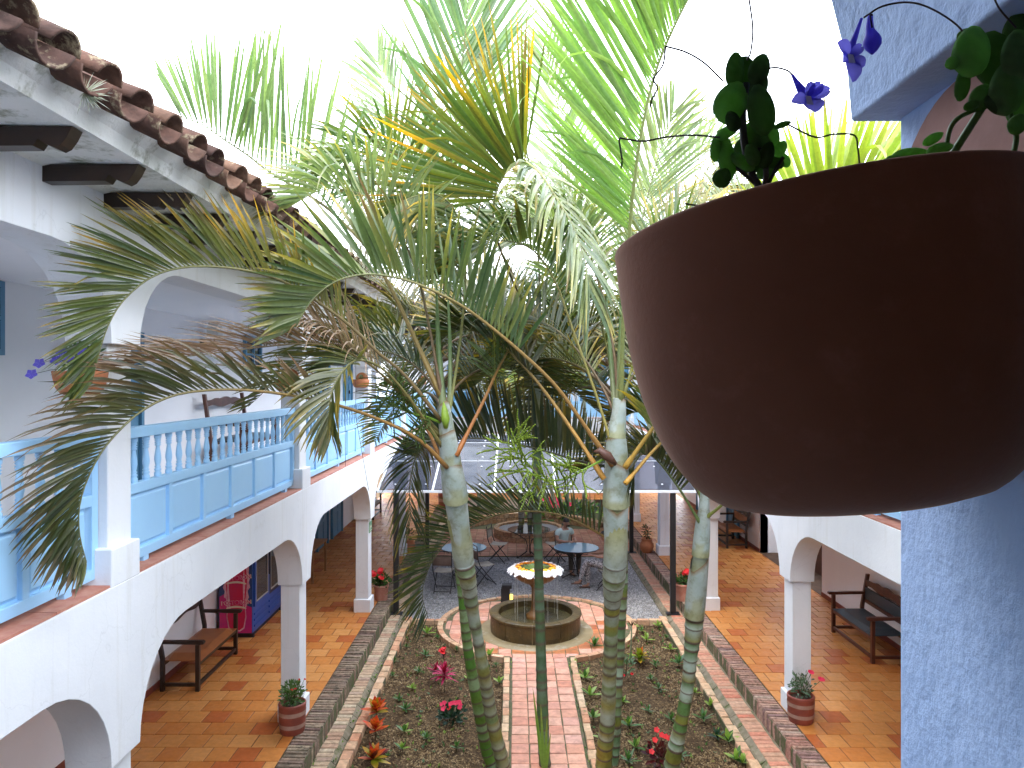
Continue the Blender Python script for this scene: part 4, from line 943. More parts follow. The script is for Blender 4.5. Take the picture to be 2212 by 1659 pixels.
# tall feather behind: the light shines through
frond(palmB, PP([(950, 800, 8.2), (958, 650, 8.0), (964, 500, 7.8), (972, 380, 7.6), (984, 260, 7.4), (998, 140, 7.2), (1010, 20, 7.0), (1018, -90, 6.9)]), L=1.35, n=40, up=(0, -1, .1), spread=(15, 15), ang=(38, 20), age=-.2, col=(.10, .17, .08), t0=.42, wd=.048, droop=.05, single=True, seed=19, stalk=(.06, .06, .04), jit=.04, Lend=.6)
frond(palmB, PP([(948, 790, 8.2), (915, 640, 8.0), (890, 500, 7.8), (900, 400, 7.6), (860, 330, 7.3), (800, 320, 7.1), (740, 350, 7.0), (700, 400, 6.9)]), L=.85, n=44, spread=(50, 45), col='mid', t0=.35, droop=.3, seed=20, stalk=BRS, age=.2)
frond(palmB, PP([(948, 800, 8.3), (900, 700, 8.6), (850, 640, 8.9), (790, 600, 9.2), (720, 590, 9.5), (650, 620, 9.8)]), L=.8, n=46, spread=(50, 45), col='dark', t0=.25, droop=.35, seed=21, stalk=BRS, age=.3)
frond(palmB, PP([(955, 850, 8.3), (1010, 740, 8.6), (1080, 660, 8.9), (1150, 640, 9.1), (1210, 680, 9.3)]), L=.8, n=46, spread=(50, 45), col='dark', t0=.25, droop=.4, seed=22, stalk=BRS)
frond(palmB, PP([(962, 960, 7.9), (932, 952, 8.1), (905, 975, 8.2), (889, 1020, 8.2), (884, 1080, 8.2), (888, 1120, 8.2)]), L=.62, n=30, spread=(5, 5), ang=(75, 35), col='dark', t0=.1, droop=1.0, seed=23, stalk=(.03, .05, .02), Lend=.9, wd=.03)
# centre palm crown
frond(palmC, PP([(1163, 800, 8.5), (1150, 700, 8.2), (1105, 600, 7.6), (1072, 510, 7.1), (1066, 450, 6.9), (1078, 400, 6.8), (1105, 362, 6.7), (1135, 352, 6.6)]), L=1.32, Lstart=.95, n=34, up=(-1, 0, 0), spread=(74, 74), ang=(100, 60), age=.14, tip=(.85, .36, .01), col=(.055, .10, .024), t0=.62, wd=.042, droop=.0, single=True, seed=24, stalk=(.10, .05, .02), Lend=1.0, jit=.05)
frond(palmC, PP([(1135, 352, 6.6), (1165, 374, 6.5), (1203, 430, 6.4), (1238, 490, 6.3), (1262, 560, 6.2), (1275, 630, 6.2)]), L=.78, n=34, spread=(5, 5), ang=(70, 30), age=.2, tip=(.6, .45, .15), col='grey', t0=.03, wd=.05, droop=.95, curl=.5, single=True, seed=25, stalk=(.3, .28, .08), Lend=.8)
frond(palmC, PP([(1163, 800, 8.6), (1185, 700, 8.4), (1220, 600, 8.2), (1235, 500, 8.0), (1215, 420, 7.8), (1160, 400, 7.6)]), L=.9, n=44, spread=(45, 45), col='grey', t0=.35, droop=.6, seed=26, stalk=GRS, age=.2)
frond(palmC, PP([(1163, 800, 8.6), (1130, 720, 8.9), (1060, 650, 9.2), (990, 640, 9.5), (930, 680, 9.7)]), L=.8, n=46, spread=(45, 45), col='dark', t0=.25, droop=.4, seed=27, stalk=BRS)
frond(palmC, PP([(1164, 790, 8.6), (1165, 600, 8.6), (1150, 400, 8.4), (1115, 230, 8.0), (1075, 110, 7.6), (1045, 60, 7.4), (1020, 80, 7.3), (1010, 130, 7.2)]), L=.55, n=40, spread=(10, 10), ang=(70, 40), col='grey', t0=.66, droop=1.3, curl=1.0, seed=28, stalk=(.07, .06, .04), wd=.035)
frond(palmC, PP([(1165, 810, 8.6), (1210, 740, 8.4), (1270, 700, 8.2), (1330, 720, 8.0), (1370, 780, 7.9)]), L=.75, n=40, spread=(40, 40), col='dark', t0=.25, droop=.5, seed=29, stalk=BRS)
# right pair: the big arching frond across the middle and the light green feather
frond(palmD, PP([(1322, 1005, 7.2), (1260, 915, 7.0), (1200, 833, 6.8), (1130, 765, 6.6), (1060, 706, 6.45), (1000, 662, 6.3), (930, 625, 6.1), (870, 603, 6.0), (800, 592, 5.9), (740, 602, 5.8), (700, 624, 5.75), (668, 656, 5.7), (640, 705, 5.65)]), L=.86, n=62, up=(-.1, 0, 1), spread=(82, 55), ang=(72, 42), age=.22, tip=(.55, .40, .08), col='mid', t0=.26, wd=.042, droop=.10, single=True, seed=30, stalk=(.34, .17, .05), rad=.021, Lend=.40)
frond(palmD, PP([(1305, 1035, 7.2), (1240, 935, 7.35), (1180, 850, 7.5), (1130, 790, 7.6), (1080, 742, 7.7), (1030, 716, 7.8), (985, 714, 7.8), (945, 740, 7.8)]), L=.8, n=50, spread=(60, 40), ang=(70, 35), age=.25, col='dark', t0=.38, wd=.04, droop=.3, seed=31, stalk=(.45, .22, .04), rad=.022)
frond(palmD, PP([(1340, 880, 7.2), (1346, 700, 6.9), (1357, 550, 6.55), (1366, 430, 6.25), (1385, 290, 5.9), (1415, 160, 5.6), (1460, 50, 5.3), (1510, -40, 5.1), (1570, -120, 5.0)]), L=1.5, n=72, up=(-1, 0, .05), spread=(84, 74), ang=(48, 34), age=-.4, col=(.15, .26, .075), t0=.30, rad=.022, wd=.037, droop=.02, single=True, seed=32, stalk=(.22, .24, .08), jit=.025, Lend=.7)
frond(palmD, PP([(1333, 1000, 7.2), (1290, 860, 7.2), (1240, 720, 7.2), (1200, 610, 7.2), (1150, 540, 7.1), (1080, 520, 7.0), (1010, 545, 6.9), (950, 600, 6.8)]), L=.8, n=50, spread=(50, 50), ang=(70, 35), age=.2, col='mid', t0=.32, droop=.35, seed=33, stalk=(.3, .24, .06))
frond(palmD, PP([(1350, 1010, 7.1), (1410, 925, 6.9), (1480, 830, 6.6), (1570, 740, 6.3), (1680, 700, 6.0)]), L=.7, n=40, spread=(50, 50), col='mid', t0=.25, droop=.4, seed=34, stalk=(.45, .26, .05), rad=.022)
frond(palmD, PP([(1350, 1045, 7.1), (1430, 955, 7.3), (1520, 890, 7.6), (1620, 880, 7.9)]), L=.7, n=40, spread=(40, 40), col='dark', t0=.3, droop=.5, seed=35, stalk=(.5, .26, .04), rad=.02)
frond(palmD, PP([(1345, 860, 7.2), (1375, 760, 7.2), (1400, 640, 7.1), (1440, 560, 7.0), (1500, 520, 6.9), (1580, 540, 6.8)]), L=.8, n=44, spread=(50, 50), col='mid', t0=.3, droop=.4, seed=36, stalk=GRS)
frond(palmE, PP([(1328, 830, 8.6), (1300, 700, 8.5), (1290, 560, 8.3), (1250, 480, 8.1), (1190, 470, 7.9), (1130, 520, 7.8)]), L=.9, n=44, spread=(40, 40), col='grey', t0=.35, droop=.7, seed=37, stalk=GRS, age=.25)
frond(palmE, PP([(1330, 830, 8.6), (1350, 700, 8.6), (1372, 560, 8.5), (1395, 440, 8.4), (1425, 330, 8.2), (1455, 240, 8.0)]), L=.95, n=40, up=(0, -1, .2), spread=(20, 20), ang=(48, 25), col='grey', t0=.35, wd=.032, droop=.1, seed=38, stalk=(.4, .42, .15))
frond(palmE, PP([(1328, 860, 8.7), (1260, 800, 9.0), (1180, 770, 9.3), (1090, 780, 9.6), (1010, 830, 9.8)]), L=.8, n=50, spread=(55, 40), col='dark', t0=.2, droop=.4, seed=39, stalk=BRS)
frond(palmE, PP([(1325, 1010, 8.4), (1250, 995, 8.4), (1190, 978, 8.45), (1130, 962, 8.5), (1070, 950, 8.55), (1010, 947, 8.6), (950, 960, 8.7), (900, 990, 8.8)]), L=.85, n=56, spread=(78, 72), ang=(88, 55), col='dark', t0=.05, wd=.042, droop=.0, single=True, seed=40, stalk=(.03, .03, .02), Lend=.5)
frond(palmG, PP([(1345, 1185, 8.2), (1307, 1160, 8.2), (1241, 1124, 8.2), (1189, 1108, 8.25), (1124, 1104, 8.3), (1072, 1113, 8.35), (1020, 1134, 8.4), (968, 1168, 8.45), (930, 1220, 8.5), (912, 1280, 8.5), (925, 1335, 8.5)]), L=.62, n=60, spread=(75, 55), ang=(62, 40), col='dark', t0=.12, wd=.026, droop=.1, single=True, seed=41, stalk=(.22, .12, .03), Lend=.6)
frond(palmG, PP([(1521, 1110, 7.9), (1500, 1030, 7.9), (1460, 955, 7.9), (1415, 905, 7.9), (1375, 890, 7.9), (1340, 905, 7.9)]), L=.6, n=40, spread=(30, 30), ang=(65, 30), col='dark', t0=.2, droop=.4, seed=42, stalk=(.16, .2, .05))
frond(palmG, PP([(1518, 1140, 7.9), (1470, 1060, 7.8), (1425, 1000, 7.7), (1395, 980, 7.6), (1370, 1000, 7.5), (1362, 1050, 7.5)]), L=.6, n=40, spread=(30, 30), ang=(60, 25), col='dark', t0=.2, droop=.3, seed=43, stalk=(.12, .17, .05))
frond(palmG, PP([(1523, 1120, 7.9), (1560, 1090, 7.7), (1610, 1040, 7.5), (1690, 980, 7.3), (1800, 940, 7.1), (1870, 960, 7.0)]), L=.65, n=40, spread=(30, 30), col='olive', t0=.3, droop=.7, seed=44, stalk=(.2, .22, .05), rad=.02)
frond(palmG, PP([(1522, 1090, 7.9), (1560, 920, 7.8), (1610, 740, 7.6), (1670, 590, 7.3), (1740, 480, 7.0), (1830, 430, 6.7), (1930, 430, 6.5), (2010, 470, 6.4)]), L=1.05, n=50, up=(0, 0, 1), spread=(72, 60), ang=(75, 45), age=.25, tip=(.5, .42, .06), col=(.19, .26, .035), t0=.45, wd=.055, droop=.02, single=True, seed=45, stalk=GRS, Lend=.8)
frond(palmG, PP([(1521, 1090, 7.9), (1540, 900, 8.1), (1560, 700, 8.3), (1570, 540, 8.5), (1600, 420, 8.7), (1660, 330, 8.9)]), L=.9, n=44, up=(0, 0, 1), spread=(45, 45), age=.3, col='grey', t0=.4, wd=.03, droop=.4, seed=46, stalk=GRS)
frond(palmG, PP([(1519, 1090, 7.9), (1490, 900, 8.1), (1460, 700, 8.3), (1440, 560, 8.5), (1460, 460, 8.7), (1530, 400, 8.9), (1600, 420, 9.0)]), L=.8, n=44, up=(0, 0, 1), spread=(45, 45), age=.5, col='olive', t0=.4, wd=.03, droop=.4, seed=47, stalk=GRS)
inflorescence(palmD, [P(1318, 985, 7.15), P(1270, 1010, 7.0), P(1220, 1035, 6.95), P(1170, 1035, 6.9), P(1135, 1010, 6.9), P(1112, 970, 6.9), P(1105, 945, 6.9)], 5, nb=34, L=.34)
inflorescence(palmA, [P(955, 915, 6.9), P(920, 900, 6.8), P(880, 890, 6.8), P(850, 870, 6.8), P(830, 850, 6.8)], 6, nb=26, L=.30, g=(.045, .08, .016))
mb = MB(); c_ = [P(1316, 985, 7.15), P(1296, 972, 7.1), P(1302, 982, 7.05), P(1322, 1000, 7.1)]
mb.tube([P(1330, 1003, 7.1), P(1312, 985, 7.06), P(1294, 972, 7.05), P(1283, 976, 7.05)], [.02, .05, .035, .008], 6, (.10, .045, .03)); mb.build('dry_bract', 'rachis', palmD, smooth=True)
mb = MB(); mb.tube([P(963, 925, 6.85), P(962, 905, 6.83), P(960, 885, 6.84), P(958, 868, 6.86)], [.02, .045, .03, .004], 6, (.20, .30, .03)); mb.build('green_bract', 'rachis', palmA, smooth=True)
# young palm blades at the foot of the picture
yp = thing('young_palm', 'few long green palm blades springing up over the brick path at the bottom edge', 'plant', (.34, 8.5, 0))
rg = random.Random(3); mb = MB()
for a, l_ in ((-.10, 1.15), (-.04, .95), (.03, .8), (.1, .6)): leaflet(mb, Vector((.0, 0, .0)), Vector((a * 1.2, -.12, 1)), Vector((1, .1, 0)), l_, .035, .02, (.16, .27, .04), (.3, .3, .06), rg, 0, 8)
mb.build('blades', 'leaf', yp, smooth=True, fix=False)

def rfrond(palm, b_, az, ln, el, drop, **k):
    h = Vector((math.sin(az), math.cos(az), 0)); pts = []
    for i in range(7):
        t = i / 6; pts.append(b_ + h * ln * (t * math.cos(el) + .25 * t * t) * .85 + Vector((0, 0, ln * (t * math.sin(el) - drop * t * t))))
    return frond(palm, pts, **k)
for k, (pal, pts, kw) in enumerate((
    (palmB, [(950, 790, 8.3), (940, 620, 8.6), (925, 470, 8.8), (890, 340, 8.9), (850, 230, 8.9), (815, 130, 8.8)], dict(col=(.12, .18, .09), L=1.0, up=(0, -1, .2), spread=(15, 15), ang=(45, 25), age=-.1)),
    (palmC, [(1164, 790, 8.7), (1120, 620, 8.5), (1040, 480, 8.3), (950, 400, 8.1), (860, 380, 8.0), (780, 420, 7.9)], dict(col='mid', L=.9, spread=(45, 45), age=.2, droop=.5)),
    (palmE, [(1330, 800, 8.7), (1290, 600, 8.7), (1240, 440, 8.7), (1215, 310, 8.7), (1200, 200, 8.6), (1180, 110, 8.5)], dict(col=(.14, .22, .10), L=1.0, up=(0, -1, .2), spread=(18, 18), ang=(45, 25), age=0)),
    (palmE, [(1330, 800, 8.7), (1360, 640, 8.8), (1400, 500, 8.9), (1450, 400, 9.0), (1520, 330, 9.1), (1600, 310, 9.2)], dict(col=(.14, .2, .09), L=.9, spread=(50, 50), age=.1)),
    (palmE, [(1330, 800, 8.8), (1370, 660, 9.2), (1420, 540, 9.6), (1480, 460, 10), (1560, 420, 10.4)], dict(col='olive', L=.8, spread=(50, 50), age=.5)),
    (palmC, [(1164, 790, 8.8), (1200, 640, 9.2), (1260, 520, 9.6), (1340, 440, 10), (1430, 420, 10.3)], dict(col='mid', L=.9, spread=(50, 50), age=.2, droop=.5)),
    (palmA, [(955, 865, 6.95), (930, 720, 6.9), (900, 590, 6.8), (850, 480, 6.6), (780, 420, 6.4), (700, 410, 6.2), (620, 450, 6.1)], dict(col='grey', L=.85, spread=(50, 50), age=.15, droop=.5)),
    (palmD, [(1337, 860, 7.2), (1320, 720, 7.2), (1290, 600, 7.2), (1240, 510, 7.1), (1170, 470, 7.0), (1100, 490, 6.9), (1040, 550, 6.8)], dict(col='grey', L=.85, spread=(35, 35), age=.2, droop=.8)),
    (palmD, [(1333, 900, 7.2), (1280, 800, 7.4), (1210, 720, 7.6), (1130, 680, 7.8), (1040, 690, 8.0), (970, 740, 8.1)], dict(col='dark', L=.8, spread=(40, 20), age=.1, droop=.6)),
    (palmB, [(955, 830, 8.3), (1000, 760, 8.8), (1060, 730, 9.3), (1130, 760, 9.8), (1180, 830, 10.1)], dict(col='dark', L=.8, spread=(20, 20), age=.2, droop=.7)),
    (palmE, [(1326, 850, 8.7), (1270, 790, 9.3), (1210, 790, 9.9), (1150, 840, 10.3), (1120, 900, 10.5)], dict(col='dark', L=.8, spread=(20, 20), age=.3, droop=.7)))):
    frond(pal, PP(pts), **dict(dict(n=46, t0=.3, droop=.3, seed=700 + k, stalk=BRS, wd=.034), **kw))
# more crowns: fill behind the near palms
rg = random.Random(77)
for pal, c_, n in ((palmB, P(948, 760, 8.3), 5), (palmC, P(1164, 790, 8.7), 6), (palmE, P(1330, 800, 8.7), 6)):
    for k in range(n):
        az = rg.uniform(-1.3, 1.3); rfrond(pal, c_, az, rg.uniform(2.0, 2.8), R(rg.uniform(25, 58)), rg.uniform(.5, .8), L=.75, n=42, spread=(50, 50), col=rg.choice(['dark', 'mid', 'dark', 'olive']), droop=.4, t0=.2, age=rg.choice([.1, .3, .6]), seed=100 + k * 7 + n, stalk=BRS)
for k, (pal, px, py, d, az, ln, el) in enumerate(((palmA, 960, 870, 7.3, .6, 2.3, 40), (palmA, 958, 880, 7.3, -.5, 2.2, 25), (palmB, 950, 790, 8.3, .2, 2.2, 30), (palmB, 950, 780, 8.3, 1.2, 2.0, 20), (palmC, 1164, 800, 8.8, -1.2, 2.2, 35), (palmC, 1164, 800, 8.8, 1.3, 2.2, 30), (palmC, 1164, 800, 8.8, .1, 2.3, 50), (palmD, 1336, 870, 7.3, -.9, 2.4, 45), (palmD, 1336, 870, 7.3, -.4, 2.2, 25), (palmE, 1330, 820, 8.7, -1.3, 2.3, 40), (palmE, 1330, 820, 8.7, .4, 2.2, 60), (palmE, 1330, 820, 8.7, -.6, 2.4, 55), (palmA, 958, 870, 7.2, -1.2, 2.0, 55), (palmD, 1336, 870, 7.3, 1.2, 2.2, 60), (palmG, 1521, 1080, 8.0, .2, 2.2, 60), (palmG, 1521, 1080, 8.0, -.9, 2.0, 50))):
    rfrond(pal, P(px, py, d), az, ln, R(el), .65, L=.72, n=44, spread=(42, 42), col=['dark', 'mid', 'dark'][k % 3], droop=.5, t0=.2, age=[.1, .35, .2, .6][k % 4], seed=500 + k, stalk=BRS, wd=.034)
# clump in the round planter and palms beyond
def far_palm(label, x, y, stems, h, ln, seed, group):
    p = thing('palm_tree', label, 'palm tree', (x, y, 0), group=group); rg = random.Random(seed)
    for k in range(stems):
        a = rg.uniform(0, 6.28); o = Vector((math.cos(a), math.sin(a), 0)) * rg.uniform(.08, .28) * (1 if stems > 1 else 0); hh = h * rg.uniform(.75, 1.1)
        top = o * 3.0 + Vector((0, 0, hh))
        trunk(p, [o + Vector((0, 0, .2)), o * 1.3 + Vector((0, 0, hh * .35)), o * 2 + Vector((0, 0, hh * .7)), top], [.075, .065, .06, .045], 0, .25, seed + k, green=(.14, .17, .09), pale=(.32, .30, .27))
        for j in range(9 if stems == 1 else 6):
            rfrond(p, top, rg.uniform(0, 6.28), ln * rg.uniform(.8, 1.1), R(rg.uniform(20, 78)), rg.uniform(.5, .85), L=.7, n=34, spread=(45, 45), col=rg.choice(['mid', 'lime', 'olive', 'grey']), droop=.4, age=rg.choice([.1, .3, .7]), t0=.18, seed=seed * 50 + k * 10 + j, wd=.036, stalk=(.3, .28, .08))
far_palm('clump of slim palm stems rising from the round brick planter', TC.x, TC.y, 5, 4.6, 2.1, 61, 'palms beyond the canopy')
far_palm('pale grey palm trunk beyond the canopy between the two front pairs', 1.05, 24.6, 1, 4.6, 2.3, 62, 'palms beyond the canopy')
far_palm('far palm with yellowing fronds standing beyond the canopy at the left', -1.2, 24.9, 1, 5.0, 2.2, 63, 'palms beyond the canopy')
far_palm('far palm standing beyond the canopy at the right', 2.2, 23.4, 1, 5.6, 2.3, 64, 'palms beyond the canopy')

# ---------------------------------------------------------------- smaller plants
def rosette(name, label, cat, base, n, L, wd, el, cols, stem=0, droop=.5, seed=1, leafobj=True, group=None, flowers=None, layers=1, m='herb', segs=6):
    t = thing(name, label, cat, base, group=group); rg = random.Random(seed)
    if stem: MB().tube([(0, 0, -.03), (.01, 0, stem * .5), (0, 0, stem)], [.007, .006, .005], 5, (.08, .06, .03)).build('stem', 'herb', t, fix=False)
    allm = MB()
    for k in range(n):
        a = 2.4 * k + rg.uniform(-.3, .3); u = k / max(1, n - 1); e = R(el[0] + (el[1] - el[0]) * u + rg.gauss(0, 6))
        d = Vector((math.cos(a) * math.cos(e), math.sin(a) * math.cos(e), math.sin(e))); s_ = Vector((-math.sin(a), math.cos(a), 0))
        c = rg.choice(cols); mb = MB() if leafobj else allm
        leaflet(mb, Vector((0, 0, stem * (.7 + .3 * u))), d, s_, L * rg.uniform(.75, 1.1) * (1 - .3 * u), wd * rg.uniform(.85, 1.15), droop, c[0], c[1], rg, 0, segs, .3, .25)
        if leafobj: mb.build('leaf', m, t, smooth=True, fix=False)
    if not leafobj: allm.build('foliage', m, t, smooth=True, fix=False)
    if flowers:
        fm, nf, fr_, hh, sp_ = flowers
        for k in range(nf):
            mb = MB(); c = Vector((rg.gauss(0, sp_), rg.gauss(0, sp_), hh + rg.gauss(0, .015)))
            for _ in range(3): blossom(mb, c + Vector((rg.gauss(0, fr_ * .4), rg.gauss(0, fr_ * .4), 0)), fr_, 6, Quaternion((rg.gauss(0, 1), rg.gauss(0, 1), 0), .5), .4, .55)
            mb.build('flower', fm, t)
            MB().tube([(0, 0, stem * .5), tuple(c)], .003, 4, (.06, .12, .03)).build('flower_stem', 'herb', t, fix=False)
    return t
def bush(par, c, r_, h, n, size, cols, seed, m='herb', name='foliage'):
    rg = random.Random(seed); mb = MB()
    for _ in range(n):
        d = Vector((rg.gauss(0, 1), rg.gauss(0, 1), rg.gauss(0, 1))).normalized() * rg.random() ** .45
        p = Vector(c) + Vector((d.x * r_, d.y * r_, h * .5 + d.z * h * .5)); dd = (d + Vector((rg.gauss(0, .5), rg.gauss(0, .5), .4))).normalized()
        cc = rg.choice(cols); leaflet(mb, p, dd, dd.orthogonal(), size * rg.uniform(.6, 1.2), size * .45, .4, cc, cc, rg, 0, 3, .9, .3)
    for _ in range(7):
        a = rg.uniform(0, 6.28); mb.tube([tuple(c), (c[0] + math.cos(a) * r_ * .6, c[1] + math.sin(a) * r_ * .6, c[2] + h * rg.uniform(.5, .9))], .004, 4, (.08, .07, .03))
    return mb.build(name, m, par, smooth=False, fix=False)
RED = ((.55, .03, .012), (.75, .16, .02)); ORG = ((.65, .22, .02), (.75, .06, .02)); YG = ((.30, .33, .02), (.55, .30, .02)); MAG = ((.60, .02, .13), (.72, .05, .20)); DMG = ((.30, .01, .04), (.42, .01, .06))
GRN = ((.06, .15, .03), (.09, .2, .04)); LGR = ((.24, .38, .06), (.34, .46, .10)); DGR = ((.015, .05, .03), (.03, .08, .04)); GGR = ((.12, .22, .12), (.2, .3, .16)); DRD = ((.12, .01, .012), (.22, .015, .02))
rosette('croton', 'orange and yellow croton, farthest of the three along the left bed edge', 'shrub', G(812, 1562, -.04), 18, .24, .085, (5, 80), [RED, ORG, YG, ORG], .20, .3, 1)
rosette('croton', 'red orange croton in the middle of the three along the left bed edge', 'shrub', G(811, 1598, -.04), 13, .22, .085, (15, 80), [RED, ORG, RED], .16, .3, 2)
rosette('croton', 'dark red and orange croton at the bottom corner of the left bed', 'shrub', G(806, 1654, -.04), 20, .24, .08, (0, 80), [RED, DRD, ORG, YG], .10, .3, 3)
rosette('croton', 'small red and green croton in the middle of the right bed behind the palm', 'shrub', G(1381, 1432, -.04), 18, .24, .085, (0, 75), [DRD, YG, ((.25, .35, .03), (.4, .4, .04)), RED], .10, .3, 4)
t = rosette('cordyline', 'magenta leaved cordyline in the left bed', 'shrub', G(960, 1492, -.04), 34, .24, .045, (-20, 75), [MAG, DMG, MAG], .30, .5, 5)
rosette('cordyline', 'young dark magenta cordyline beside the brighter one in the left bed', 'shrub', G(941, 1470, -.04), 14, .20, .05, (0, 70), [DMG, MAG, DRD], .18, .5, 6)
rosette('red_flower', 'single red flower behind the magenta cordyline', 'flower', G(958, 1440, -.04), 8, .12, .05, (10, 60), [DRD, DGR], .2, .4, 7, flowers=('red_petal', 3, .045, .26, .03))
t = thing('impatiens', 'dark leaved bushy plant with bright red flowers in the left bed by the palm pair', 'flower', G(976, 1562, -.04))
bush(t, (0, 0, 0), .17, .26, 130, .09, [DGR[0], DGR[1], (.03, .07, .04)], 5)
rg = random.Random(9)
for k, (x, z) in enumerate(((-.12, .27), (-.05, .23), (.0, .29), (.06, .31), (.10, .30), (.13, .25), (-.1, .24))):
    mb = MB(); [blossom(mb, (x + rg.gauss(0, .012), rg.gauss(-.05, .04), z), .036, 5, Quaternion((1, 0, 0), .7), .15, .48) for _ in range(2)]; mb.build('flower', 'pink_petal' if k != 1 else 'red_petal', t)
t = thing('begonia', 'dark red leaved plant with bright red flowers in the right bed between two trunks', 'flower', G(1424, 1655, -.04))
bush(t, (0, 0, .0), .14, .26, 60, .10, [DRD[0], (.06, .012, .02), (.10, .02, .02)], 6)
for k, (x, z) in enumerate(((-.10, .20), (-.06, .34), (.02, .40), (.07, .38), (-.04, .46), (.11, .36))):
    mb = MB(); blossom(mb, (x, -.05, z), .038, 5, Quaternion((1, 0, 0), .8), .15, .48); mb.build('flower', 'red_petal', t); MB().tube([(0, 0, 0), (x, -.05, z)], .003, 4, (.1, .03, .02)).build('flower_stem', 'herb', t, fix=False)
t = thing('rose_bush', 'grey green leafy rose with red buds in the right bed', 'shrub', G(1352, 1470, -.04)); bush(t, (0, 0, .05), .13, .38, 70, .07, [GGR[0], GGR[1]], 7)
for x, z in ((-.09, .30), (-.05, .1), (.08, .12)):
    mb = MB(); blossom(mb, (x, -.08, z), .03, 6, Quaternion((1, 0, 0), .4), .8, .6); mb.build('flower', 'red_petal', t)
spots = [(905, 1455, .13, 'G'), (948, 1450, .12, 'G'), (1010, 1470, .12, 'L'), (890, 1490, .12, 'L'), (920, 1600, .14, 'G'), (985, 1620, .13, 'G'), (1040, 1560, .14, 'G'), (1300, 1600, .16, 'L'), (1400, 1540, .13, 'G'), (1450, 1560, .16, 'G'), (1500, 1440, .12, 'L'), (1480, 1410, .12, 'G'), (1330, 1420, .15, 'L'), (1415, 1440, .14, 'G'), (919, 1420, .16, 'G'), (862, 1516, .15, 'G'), (876, 1538, .17, 'G'), (873, 1585, .16, 'L'), (868, 1622, .14, 'L'), (1078, 1478, .14, 'L'), (1071, 1440, .10, 'G'), (922, 1372, .18, 'L'), (878, 1400, .1, 'G'), (852, 1430, .1, 'G'), (848, 1462, .1, 'G'), (945, 1380, .1, 'G'), (986, 1406, .1, 'G'), (1056, 1422, .2, 'L'),
         (1264, 1470, .2, 'L'), (1274, 1507, .2, 'L'), (1243, 1437, .12, 'L'), (1281, 1556, .2, 'L'), (1396, 1386, .17, 'L'), (1421, 1356, .16, 'L'), (1448, 1407, .17, 'L'), (1466, 1440, .26, 'G'), (1386, 1366, .12, 'L'), (1372, 1358, .12, 'L'), (1519, 1560, .2, 'G'), (1549, 1600, .2, 'D'), (1572, 1608, .22, 'L'), (1358, 1575, .22, 'L'), (1373, 1620, .18, 'L'), (1358, 1652, .2, 'G'), (1405, 1470, .12, 'G'), (1423, 1492, .14, 'G'), (1500, 1500, .14, 'L'), (1535, 1530, .16, 'L'), (1590, 1648, .2, 'L'), (1604, 1655, .2, 'L'), (1470, 1640, .16, 'G'), (1345, 1520, .14, 'L'), (1490, 1468, .12, 'G'), (1440, 1380, .1, 'G'), (1284, 1400, .24, 'G')]
LBL = {'G': 'leafy green seedling', 'L': 'light green seedling', 'D': 'dark green tuft'}
def where(x, y):
    side = 'left bed' if x < 1150 else 'right bed'; row = 'by the fountain end' if y < 1400 else 'in the far half' if y < 1470 else 'in the middle' if y < 1560 else 'at the near end'
    col = ('by its outer edging' if x < 880 else 'by the path' if x > 1040 else 'in its centre') if x < 1150 else ('by the path' if x < 1300 else 'by its outer edging' if x > 1440 + (y - 1350) * .3 else 'in its centre')
    return ' ' + col + ', ' + side + ', ' + row
for k, (x, y, s, c) in enumerate(spots):
    cs = {'G': [GRN, GRN, GGR], 'L': [LGR, LGR, GRN], 'D': [DGR]}[c]
    rosette('seedling', LBL[c] + where(x, y), 'plant', G(x, y, -.04), 7 if c == 'L' else 12, s, s * (.30 if c == 'L' else .18), (5, 75), cs, s * .25, .6, 200 + k, leafobj=False, group='seedlings in the beds')
same = {}
for o in COL.objects:
    if o.name.startswith('seedling') and not o.parent: same.setdefault(o['label'], []).append(o)
for lb, os_ in same.items():
    os_.sort(key=lambda o: -o.location.y)
    nm = {2: ['farther one', 'nearer one'], 3: ['farthest', 'middle one', 'nearest'], 4: ['farthest', 'second farthest', 'second nearest', 'nearest']}.get(len(os_))
    if nm:
        for o, q in zip(os_, nm): o['label'] = lb + ', ' + q
t = thing('bare_cane', 'pale bare cane with a dry tip standing in the right bed', 'plant', G(1362, 1432, -.04)); MB().tube([(0, 0, 0), (.01, 0, .3), (.02, 0, .62)], [.016, .013, .011], 6, (.30, .34, .22)).build('cane', 'herb', t, smooth=True, fix=False)
mb = MB(); rg = random.Random(1)
for k in range(9): leaflet(mb, Vector((.02, 0, .6)), Vector((rg.gauss(0, .5), rg.gauss(0, .3), 1)), Vector((1, 0, 0)), .1, .015, .9, (.12, .06, .04), BRN, rg, 0, 4)
mb.build('dry_leaves', 'leaf', t, fix=False)
mb = MB(); rg = random.Random(31)
